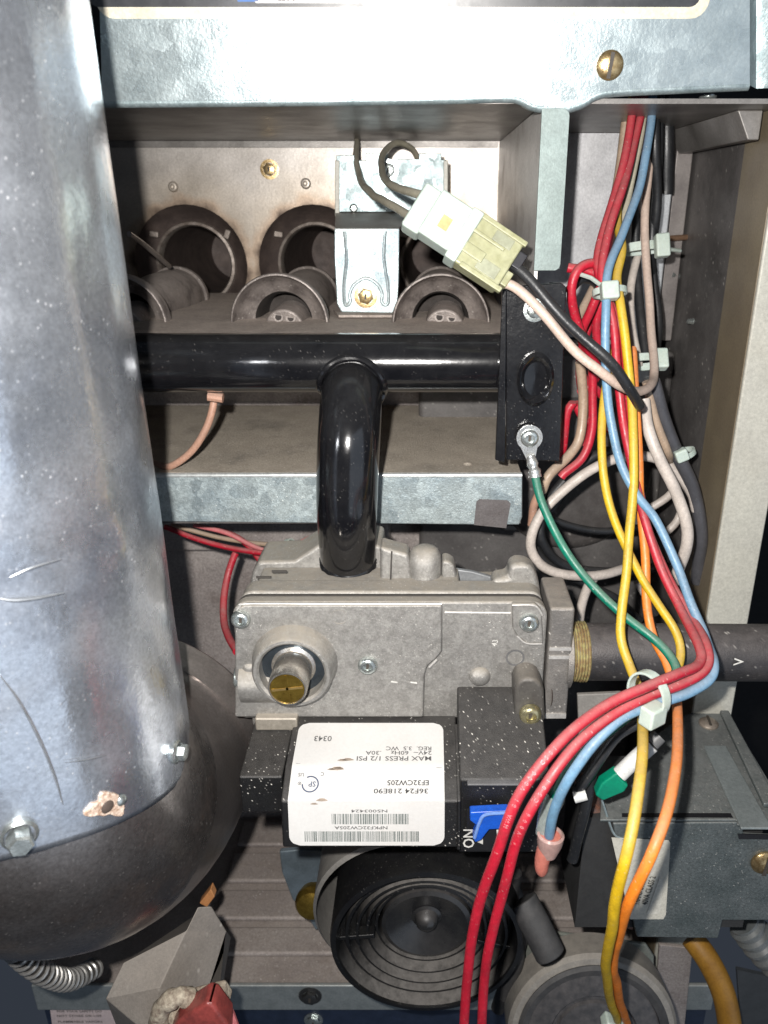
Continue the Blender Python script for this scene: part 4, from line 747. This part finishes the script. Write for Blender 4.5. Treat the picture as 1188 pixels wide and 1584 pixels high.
up = [('white', [(1006, 146, 338), (1001, 230, 336), (996, 300, 338), (993, 345, 345)], 'twisted whitish wire right beside the blue wire at the top', 2.0),
      ('black', [(1016, 146, 334), (1013, 230, 332), (1016, 300, 336), (1010, 360, 340), (1006, 400, 348)], 'black wire just right of the pale pink wire near the top', 2.0),
      ('black', [(1030, 146, 362), (1032, 230, 362), (1030, 300, 364)], 'black wire hanging behind the right hand bundle at the top', 3.2),
      ('black', [(1006, 392, 345), (1012, 440, 345), (1018, 500, 340), (1012, 560, 330)], 'black wire at the right of the lower zip tie', 2.0),
      ('red', [(968, 260, 330), (950, 330, 325), (938, 390, 318), (925, 425, 312)], 'dark red wire deepest in the upper bundle', 1.8),
      ('red', [(925, 470, 306), (905, 520, 306), (896, 575, 306), (905, 640, 306), (900, 690, 304)], 'red wire deep behind the black plate side tangle', 1.8),
      ('black', [(880, 450, 300), (900, 430, 302), (925, 440, 306), (930, 480, 308)], 'black wire arched behind the red loop', 1.9),
      ('black', [(1002, 180, 350), (988, 260, 345), (984, 340, 342), (985, 430, 335), (992, 500, 325), (999, 562, 315)], 'black wire between the white ones in the right hand bundle', 2.0),
      ('white', [(1016, 146, 352), (1010, 230, 348), (1004, 300, 345), (990, 380, 340), (976, 440, 330), (978, 500, 320), (988, 566, 310)], 'thin whitish wire at the left of the right hand bundle', 1.7),
      ('black', [(1021, 146, 350), (1020, 220, 346), (1014, 300, 342), (1008, 380, 338), (1010, 420, 345)], 'black wire at the right of the right hand bundle', 2.0),
      ('tan', [(970, 160, 345), (958, 260, 340), (947, 340, 335), (944, 400, 325), (915, 450, 310), (895, 490, 300)], 'tan wire behind the red wires near the top', 1.8),
      ('olive', [(1000, 146, 330), (992, 210, 325), (975, 290, 320), (962, 350, 312)], 'short olive wire beside the blue wire at the top', 1.5),
      ('white', [(996, 618, 285), (1002, 660, 280), (1020, 710, 275), (1045, 760, 272), (1061, 810, 270), (1060, 850, 270), (1045, 900, 275)], 'white wire curving down right of the orange wire', 2.3),
      ('tan', [(1000, 590, 290), (1012, 640, 290), (1030, 695, 290), (1036, 712, 300)], 'short tan wire behind the white curving wire', 1.8),
      ('grey', [(1010, 590, 290), (1028, 650, 292), (1050, 710, 296), (1075, 765, 300), (1085, 830, 300), (1078, 900, 305)], 'dark grey cable curving down at the right of the bundle', 2.8),
      ('grey', [(1004, 585, 300), (1018, 650, 300), (1036, 700, 305), (1066, 760, 310)], 'thinner dark grey cable beside the curving grey one', 2.2),
      ('white', [(1078, 790, 300), (1066, 752, 300), (1040, 722, 300), (1005, 706, 300), (960, 705, 298), (915, 724, 296), (870, 758, 294), (835, 800, 292), (820, 845, 290), (832, 880, 290), (865, 902, 292), (905, 912, 294), (940, 886, 300)][:1] + [(1070, 760, 300), (1040, 722, 300), (1005, 706, 300), (960, 707, 298), (915, 726, 296), (872, 758, 294), (838, 795, 292), (821, 840, 290), (832, 868, 290), (858, 884, 292), (896, 890, 294), (935, 888, 298), (968, 880, 305)], 'big loop of whitish wire beside the green wire', 2.1),
      ('white', [(922, 890, 300), (908, 910, 300), (898, 940, 300), (895, 975, 298), (896, 1010, 296)], 'whitish wire dropping behind the gas pipe at the inlet', 2.1),
      ('white', [(1000, 790, 318), (1030, 770, 318), (1050, 748, 320)], 'whitish wire stub crossing behind the orange wire, upper', 1.8),
      ('white', [(1020, 830, 318), (1045, 808, 318), (1058, 780, 320)], 'whitish wire stub crossing behind the orange wire, lower', 1.8),
      ('black', [(1040, 690, 320), (980, 690, 316), (920, 705, 312), (870, 745, 308), (840, 790, 304), (838, 835, 302), (870, 872, 304), (930, 885, 308), (1000, 880, 312), (1050, 860, 320)], 'outer loop of black wire behind the whitish loop', 2.1),
      ('black', [(1050, 700, 325), (980, 700, 322), (900, 735, 318), (850, 790, 314)], 'inner arc of black wire behind the whitish loop', 2.1),
      ('black', [(842, 800, 312), (890, 815, 315), (940, 822, 318), (1000, 815, 322)], 'black wire crossing inside the whitish loop', 1.7),
      ('black', [(828, 850, 306), (850, 875, 306), (900, 900, 308), (950, 925, 312), (990, 960, 318)], 'black wire sagging below the whitish loop', 2.0),
      ('white', [(985, 900, 318), (1000, 925, 318), (1015, 950, 318)], 'short whitish wire behind the orange wire above the pipe', 1.6),
      ('tan', [(897, 560, 300), (902, 620, 300), (897, 675, 298), (880, 705, 295), (850, 735, 290), (838, 760, 290)], 'tan wire beside the black plate running down left', 2.0),
      ('copper', [(836, 755, 300), (825, 780, 300), (822, 812, 300)], 'short pinkish wire at the end of the shelf', 1.8)]
for c_, p_, l_, r_ in up: wire(c_, p_, l_, r_, up_scale=True)
reds = [([(878, 414, 290), (905, 418, 290), (935, 432, 290), (950, 450, 292)], 'bright red wire hooked over behind the zip tie'),
        ([(945, 415, 290), (915, 408, 288), (893, 420, 286), (884, 450, 286), (890, 490, 288), (905, 530, 290), (925, 570, 296)], 'red wire loop left of the zip tie'),
        ([(932, 440, 290), (915, 480, 292), (900, 520, 296), (915, 560, 298), (916, 620, 298), (914, 670, 296), (900, 710, 294), (868, 738, 292)], 'red wire running down beside the black plate'),
        ([(886, 622, 300), (876, 640, 300), (872, 690, 300), (862, 725, 300)], 'dark red wire hugging the black plate'),
        ([(896, 572, 302), (912, 595, 302), (930, 575, 304)], 'upper red wire of the small crossing knot'),
        ([(896, 608, 302), (914, 598, 302), (932, 612, 304)], 'lower red wire of the small crossing knot'),
        ([(890, 624, 304), (905, 650, 304), (945, 665, 306)], 'red wire under the small crossing knot'),
        ([(935, 450, 300), (922, 500, 302), (925, 545, 304)], 'short red wire hidden behind the blue wire')]
for p_, l_ in reds: wire('red', p_, l_, 1.75, up_scale=True)
# wires below the shelf, left
for c_, p_, l_, r_ in (('red', [(255, 815, 330), (300, 832, 325), (360, 848, 318), (420, 856, 312), (465, 850, 305), (520, 825, 300)], 'red wire at the front of the bundle under the shelf', 1.5),
                       ('salmon', [(300, 812, 330), (350, 825, 325), (410, 852, 318), (455, 848, 310), (515, 830, 304)], 'salmon wire in the bundle under the shelf', 1.3),
                       ('tan', [(265, 812, 335), (340, 832, 332), (420, 842, 325), (470, 845, 316), (520, 838, 308)], 'tan wire in the bundle under the shelf', 1.3),
                       ('red', [(330, 818, 335), (372, 835, 330), (400, 865, 322), (408, 882, 316)], 'red wire ending at the left top of the valve', 1.6),
                       ('salmon', [(480, 832, 312), (445, 850, 308), (425, 866, 304), (418, 876, 300)], 'bright salmon wire dipping behind the valve casting', 1.4),
                       ('red', [(365, 855, 318), (352, 890, 314), (345, 925, 306), (346, 960, 296), (353, 985, 284), (366, 1008, 270)], 'dark red wire arching down the left side of the valve', 1.9)):
    wire(c_, p_, l_, r_)
wire('copper', [(332, 606, 290), (330, 630, 289), (318, 665, 288), (295, 700, 288), (262, 722, 290), (236, 716, 300)], 'copper tinted wire below the manifold at the left', 1.7)
mesh('x', MB().tube([P(322, 613, 284), P(345, 616, 284)], 1.8, 10), WM['copper'], mf).name = 'pipe_clip'
# igniter leads
wire('olive', [(552, 218, 430), (551, 245, 405), (556, 275, 380), (572, 298, 340), (600, 314, 300), (640, 338, 268)], 'grey beige igniter lead, left of the two entering the connector', 1.75)
wire('olive', [(648, 248, 425), (636, 228, 415), (612, 222, 400), (594, 236, 380), (590, 262, 350), (602, 284, 315), (628, 296, 285), (655, 303, 268)], 'grey beige igniter lead curling in a loop above the connector', 1.7, up_scale=False)

# ------------------------------------------------------------------ white connector
cn = thing('wire_connector', 'white and yellowed nylon plug connector joining the igniter leads', 'connector', P(716, 378, 262))
A, B = P(640, 318, 262), P(790, 418, 258); dx = (B - A).normalized(); dn = V((-.12, -1, .42)); dn = (dn - dx * dn.dot(dx)).normalized(); dy = dn.cross(dx); L_ = (B - A).length
if dy.z < 0: dy = -dy
def cb(name, t0, t1, w0, w1, n0, n1, mat, bev=.6):
    c = A + dx * (L_ * (t0 + t1) / 2) + dy * ((w0 + w1) / 2) + dn * ((n0 + n1) / 2)
    return mesh(name, MB().obox(c, dx, dy, dn, L_ * (t1 - t0), abs(w1 - w0), abs(n1 - n0)), mat, cn, bevel=bev, seg=2)
cb('plug_housing', 0, .17, -8, 7.4, -4.5, 4.5, nylon, 1.0); cb('plug_barrel', .15, .52, -7.2, 8.2, -4, 5.2, nylon, .9); cb('plug_step', .45, .56, -9, 8.8, -4.6, 5.6, nylon, .7)
cb('socket_housing', .5, .98, -8.6, 8.4, -4.2, 4.4, nylon_y, .8); cb('socket_rib', .52, .86, 2.2, 3.4, 4.3, 5.4, nylon_y, .3); cb('socket_latch', .55, .75, -4.6, -1.2, 4.3, 5.2, nylon_y, .3); cb('socket_rib', .5, 1.0, 7.2, 8.9, 3, 5, nylon_y, .3); cb('socket_rib', .6, 1.02, -8.9, -7.2, 2, 4.8, nylon_y, .3)
cb('socket_window', .72, .9, 3.6, 7.0, 4.3, 4.6, M('smoky_window', (.30, .31, .22), rough=.3), .1); cb('socket_window', .72, .92, -6.6, -2.6, 4.3, 4.6, M('smoky_window', (.3, .31, .22)), .1)
cb('terminal_dark_end', .96, 1.06, .6, 6.2, -2.6, 2.6, M('dark_terminal', (.04, .04, .045), metal=.5, rough=.4), .4); cb('terminal', .97, 1.04, -6, -1, -2.4, 2.4, nylon_y, .4); cb('latch_hole', .27, .36, -2.6, 1.6, 5.1, 5.35, M('amber_latch', (.42, .38, .17), rough=.4), .05)  # the near-black block is the dark terminal at the socket end
# ------------------------------------------------------------------ zip ties
def band(c, t, rx, ry, wdt=2.2, th=.7, mat=nylon, parent=None, name='strap', up=None):
    c = V(c); t = V(t).normalized(); u = V((0, -1, 0)); u = (u - t * u.dot(t)).normalized(); w_ = t.cross(u); vs = []; fs = []; n = 28
    for i in range(n):
        a = 2 * math.pi * i / n; e = u * math.cos(a) * ry + w_ * math.sin(a) * rx; en = e.normalized()
        for (k, q) in ((0, -1), (th, -1), (th, 1), (0, 1)): vs.append(c + e + en * k + t * (q * wdt / 2))
    for i in range(n):
        for k in range(4): j = (i + 1) % n; fs.append((i * 4 + k, i * 4 + (k + 1) % 4, j * 4 + (k + 1) % 4, j * 4 + k))
    return mesh(name, MB().add(vs, fs), mat, parent)
def ziptie(c, nxt, rx, ry, head, hs, label, wdt=2.2, tail=None):
    z = thing('zip_tie', label, 'zip tie', P(*c), 'nylon zip ties on the wires')
    band(P(*c), P(*nxt) - P(*c), rx, ry, wdt, parent=z)
    h = P(*head); t = (P(*nxt) - P(*c)).normalized(); u = V((0, -1, 0)); u = (u - t * u.dot(t)).normalized()
    mesh('head', MB().obox(h, t.cross(u), u, t, hs[0], hs[1], hs[2]), nylon, z, bevel=.8, seg=3)
    if tail: mesh('tail', MB().tube([P(*q) for q in tail], .8, 6), nylon, z)
ziptie((943, 452, 281), (948, 520, 275), 5.4, 4.4, (943, 450, 274), (6, 5, 6.2), 'zip tie on the blue, red and yellow wires beside the black plate', tail=((935, 445, 276), (915, 430, 282), (897, 424, 286)))
ziptie((994, 384, 330), (997, 440, 326), 8.5, 5, (1024, 380, 322), (5.5, 5, 9), 'upper zip tie of the right hand bundle of black and white wires', 3.4, tail=((1030, 385, 322), (1052, 388, 330)))
ziptie((995, 560, 306), (998, 600, 300), 6.8, 5, (1021, 556, 298), (5.5, 5, 8), 'lower zip tie of the right hand bundle, at the pink loop', 3.0)
ziptie((1003, 1074, 191), (960, 1095, 184), 6.6, 6.2, (1010, 1106, 186), (6.4, 5, 7), 'large zip tie around the red and blue wires above the transformer', 3.0)
ziptie((450, 850, 309), (480, 845, 306), 4.4, 3.6, (452, 848, 304.5), (2.6, 1.2, 7), 'small zip tie on the wires under the shelf', 2.2)
ziptie((1056, 703, 300), (1062, 720, 300), 4.6, 3.6, (1054, 704, 292), (5, 4, 5), 'zip tie on the dark grey cables near the side wall', 2.2)
# ------------------------------------------------------------------ crimps and splices
cr = thing('crimp_splice', 'pink crimp cap in a cloudy sleeve at the end of the blue wire', 'crimp', P(842, 1340, 194))
mesh('crimp_cap', MB().tube(spline([P(851, 1292, 184), P(848, 1305, 184), P(842, 1318, 184), P(838, 1335, 184), P(838, 1352, 184)], 3), [3.8, 3.7, 3.4, 3.0, 2.8, 2.7, 2.6, 2.5, 2.4, 2.3, 2.2, 2.0, 1.2], 20), pink_crimp, cr)
mesh('crimp_flare', MB().lathe(P(852, 1291, 184), (P(848, 1320, 184) - P(852, 1291, 184)), [(3.0, .4), (3.5, -.6), (4.2, 0), (4.0, 3), (2.6, 8)], 24), M('clear_pink_flare', (.62, .42, .38), rough=.2, trans=.4), cr)
mesh('clear_sleeve', MB().tube(spline([P(860, 1228, 187), P(848, 1258, 187), P(841, 1290, 186)], 5), [3.0, 3.2, 3.2, 3.1, 3.0, 3.0, 2.9, 2.9, 2.8, 2.7, 2.6], 18, caps=False), clear, cr)
ts = thing('taped_splice', 'green tape flag around a white sleeve in front of the transformer top', 'splice', P(945, 1215, 206))
a, b_ = P(1018, 1140, 212), P(948, 1202, 208)
mesh('white_sleeve', MB().tube([P(1008, 1152, 211), P(985, 1172, 210), P(958, 1198, 208.5)], 2.7, 20), M('white_heat_sleeve', (.62, .62, .6), rough=.35), ts)
mesh('grey_sleeve', MB().tube([P(1020, 1138, 213), P(1008, 1150, 212)], 2.6, 16), M('grey_braid_sleeve', (.12, .12, .12), rough=.5), ts)
mesh('green_tape_flag', MB().prism([P(px, py, 206.5) for px, py in ((921, 1232), (930, 1213), (955, 1196), (962, 1206), (973, 1216), (966, 1226), (933, 1240))], (0, 4.5, 0)), green_tape, ts, bevel=.8)
mesh('white_stub', MB().tube([P(888, 1234, 206), P(907, 1229, 206)], 1.9, 14), M('white_heat_sleeve', (.6, .6, .58)), ts)
wire('black', [(1000, 1112, 214), (960, 1135, 212), (935, 1165, 210), (905, 1205, 208), (890, 1225, 208)], 'black wire curving behind the blue wire to the taped splice', 2.2)
wire('black', [(985, 1105, 216), (930, 1160, 214), (912, 1215, 212), (900, 1270, 212), (885, 1330, 214)], 'black wire dropping behind the blue wire beside the transformer', 2.4)
# lettering printed along the red wires
def print_on(path_, i0, i1, s, r, hgt=1.1):
    import itertools
    m = MB(); acc = 0; seglens = [(path_[i + 1] - path_[i]).length for i in range(i0, i1)]; T = sum(seglens)
    for k, chh in enumerate(s):
        if chh == ' ': continue
        dist = T * (k + .5) / len(s); i = i0
        for q in seglens:
            if dist <= q: break
            dist -= q; i += 1
        t = (path_[i + 1] - path_[i]).normalized(); p = path_[i] + t * dist; vw = (-p).normalized(); nn = (vw - t * vw.dot(t)).normalized(); t2 = -t; ydir = nn.cross(t2)
        g = text(chh, hgt * 1.4, p + nn * (r + .02) - ydir * hgt * .5, t2, ydir, None, None, ext=.02); m.v, m.f = m.v + g.v, m.f + [tuple(x + len(m.v) for x in f) for f in g.f]
    return m
for nm_, pth, rng in (('a', pA, (9 * 17 + 4, 9 * 19 + 2)), ('b', pB, (9 * 18, 9 * 19 + 2))):
    m = print_on(pth, rng[0], rng[1], '105C 600V 18 AWM' if nm_ == 'a' else '105C 600V', 1.48, 1.15)
    par = [o for o in sc.objects if o.get('label', '').startswith('red wire with white' if nm_ == 'a' else 'red wire, inner')][0]
    mesh('wire_print', m, M('pinkish_white_print', (.54, .24, .26), rough=.5), par, smooth=False)

# ================================================================== bottom left odds
ig = thing('grey_duct_boot', 'grey faceted plastic boot below the vent elbow', 'boot', P(250, 1560, 240))
pf = dict(a=(327, 1402, 226), b=(306, 1403, 224), c=(350, 1440, 228), d=(322, 1530, 214), e=(288, 1440, 218), f=(190, 1490, 207), g=(163, 1545, 204), h=(228, 1600, 196), i=(247, 1528, 202), j=(330, 1610, 206), k=(200, 1640, 232), l=(357, 1450, 250), m=(310, 1410, 262))
K = list(pf); VV = [P(*pf[k]) for k in K]; ix = {k: i for i, k in enumerate(K)}
FF = ['ace', 'abe', 'ecdi', 'efgi', 'gih', 'idjh', 'ghk', 'cld', 'ldj', 'aml', 'acl', 'bfem', 'abm', 'fgk', 'fkm', 'klm', 'klj', 'hjk']
FF = ['abec', 'ecdi', 'efgi', 'gih', 'idjh', 'cldj'[:4], 'acl', 'aml', 'fgk', 'fkm', 'ghk', 'hjk', 'klm', 'jlk', 'bem', 'efm', 'abm']
mesh('boot_shell', MB().add(VV, [tuple(ix[c] for c in f) for f in FF]), clay, ig, bevel=.5, smooth=False)
mesh('copper_tip', MB().prism([P(px, py, 248) for px, py in ((308, 1398), (326, 1375), (332, 1388), (320, 1404))], (0, 4, 0)), M('orange_copper_tip', (.55, .25, .1), rough=.4), ig, bevel=.5)
pl = thing('corroded_plug', 'corroded beige terminal with a faded red plastic cap at the bottom', 'plug', P(300, 1600, 226))
rnd = random.Random(11)
cru = MB(); cpts = [P(245, 1600, 194), P(248, 1565, 194), P(262, 1548, 194), P(285, 1540, 195), P(300, 1555, 196)]
cru.tube(spline(cpts, 4), [3.4 + rnd.uniform(-.5, .6) for _ in range(17)], 14); cru.lathe(P(285, 1562, 196), (-.2, -1, .4), [(7, -3), (8, 0), (6.5, 2), (4, 2.4), (3, .6), (0, .4)], 18)
mesh('corroded_ring', cru, corroded, pl)
mesh('corroded_lug', MB().obox(P(322, 1545, 200), (1, 0, .35), (0, 1, 0), (-.35, 0, 1), 16, 8, 7), corroded, pl, bevel=1.2)
mesh('lug_hole', MB().obox(P(318, 1547, 195.5), (1, 0, .35), (0, 1, 0), (-.35, 0, 1), 6, 1, 3.4), M('dark_recess', (.06, .05, .04)), pl, bevel=.3)
mesh('red_cap', MB().prism([P(px, py, 188) for px, py in ((262, 1600), (275, 1580), (318, 1552), (330, 1556), (352, 1585), (355, 1610), (262, 1612))], (0, 9, 0)), red_plastic, pl, bevel=1.5, seg=3)
mesh('pink_strap', MB().tube(spline([P(340, 1545, 198), P(352, 1562, 196), P(366, 1600, 194)], 4), 1.9, 10), WM['salmon'], pl)
st = thing('warning_sticker', 'pale pink printed sticker on the navy kick panel, bottom left', 'sticker', P(120, 1584, 283))
mesh('sticker_paper', MB().prism([P(px, py, 283.7) for px, py in ((74, 1536), (166, 1537), (190, 1620), (86, 1625))], (0, .2, 0)), M('pink_paper', (.60, .49, .47), (.57, .47, .46), rough=.6), st)
mesh('print_dot', MB().plate(circ(P(105, 1547, 283.5).x, P(105, 1547, 283.5).z, 2.8, 20), [], lambda u, v: (u, 283.5, v), (0, .1, 0)), M('dark_print', (.09, .09, .11), rough=.6), st)
for (x, y, t_, h, m_) in ((126, 1558, 'AVIS', 3, label_ink), (88, 1566, 'FOR YOUR SAFETY DO', 2.2, pale_ink), (88, 1573, 'NOT STORE OR USE', 2.2, pale_ink), (90, 1582, 'FLAMMABLE VAPORS', 2.2, pale_ink)):
    text(t_, h, P(x, y, 283.5), (1, 0, 0), (0, 0, 1), m_, st, wfit=(12 if h > 2.5 else 24))
# spring hose
spn = []; cen = spline([P(-20, 1410, 178), P(5, 1440, 182), P(35, 1480, 190), P(75, 1508, 200), P(110, 1515, 212), P(150, 1495, 225)], 14); u = None
for i in range(len(cen) - 1):
    t = (cen[i + 1] - cen[i]).normalized(); u = (t.orthogonal().normalized() if u is None else (u - t * u.dot(t)).normalized()); w_ = t.cross(u)
    for k in range(6):
        a = (i * 6 + k) / 16 * 2 * math.pi; spn.append(cen[i].lerp(cen[i + 1], k / 6) + (u * math.cos(a) + w_ * math.sin(a)) * 3.6)
hs_ = thing('spring_hose', 'coiled spring sleeve curling under the vent elbow at the left', 'hose', cen[30])
mesh('coil', MB().tube(spn, .75, 8), M('spring_wire', (.42, .41, .39), metal=.7, rough=.35), hs_)
mesh('inner_hose', MB().tube(cen, 2.6, 14), M('dark_inner_hose', (.06, .055, .05), rough=.5), hs_)
# right bottom: amber hose and ribbed conduit
solo('amber_hose', MB().tube(spline([P(1070, 1450, 270), P(1098, 1490, 262), P(1120, 1540, 255), P(1130, 1600, 250), P(1130, 1660, 246)], 8), 5.6, 24), hose_y, 'amber rubber hose curving down below the transformer', 'hose')
cc = spline([P(1150, 1425, 262), P(1185, 1470, 258), P(1240, 1520, 254)], 14)
solo('ribbed_conduit', MB().tube(cc, [8.6 if (i // 2) % 2 else 7.2 for i in range(len(cc))], 28), conduit, 'grey ribbed conduit at the right edge below the transformer', 'conduit')
solo('conduit_bracket', MB().prism([P(px, py, 272) for px, py in ((1140, 1500), (1230, 1520), (1230, 1640), (1150, 1640))], (0, 2, 0)), M('dark_slate_plate', (.05, .055, .06), rough=.5), 'dark slate plate behind the ribbed conduit, bottom right', 'plate')
solo('grey_tab_plate', MB().prism([P(px, py, 268) for px, py in ((893, 1075), (962, 1072), (960, 1150), (896, 1150))], (0, 2, 0)), M('stone_grey_paint', (.27, .255, .235), rough=.5), 'small grey plate below the gas pipe behind the red wires', 'plate', bevel=.5)
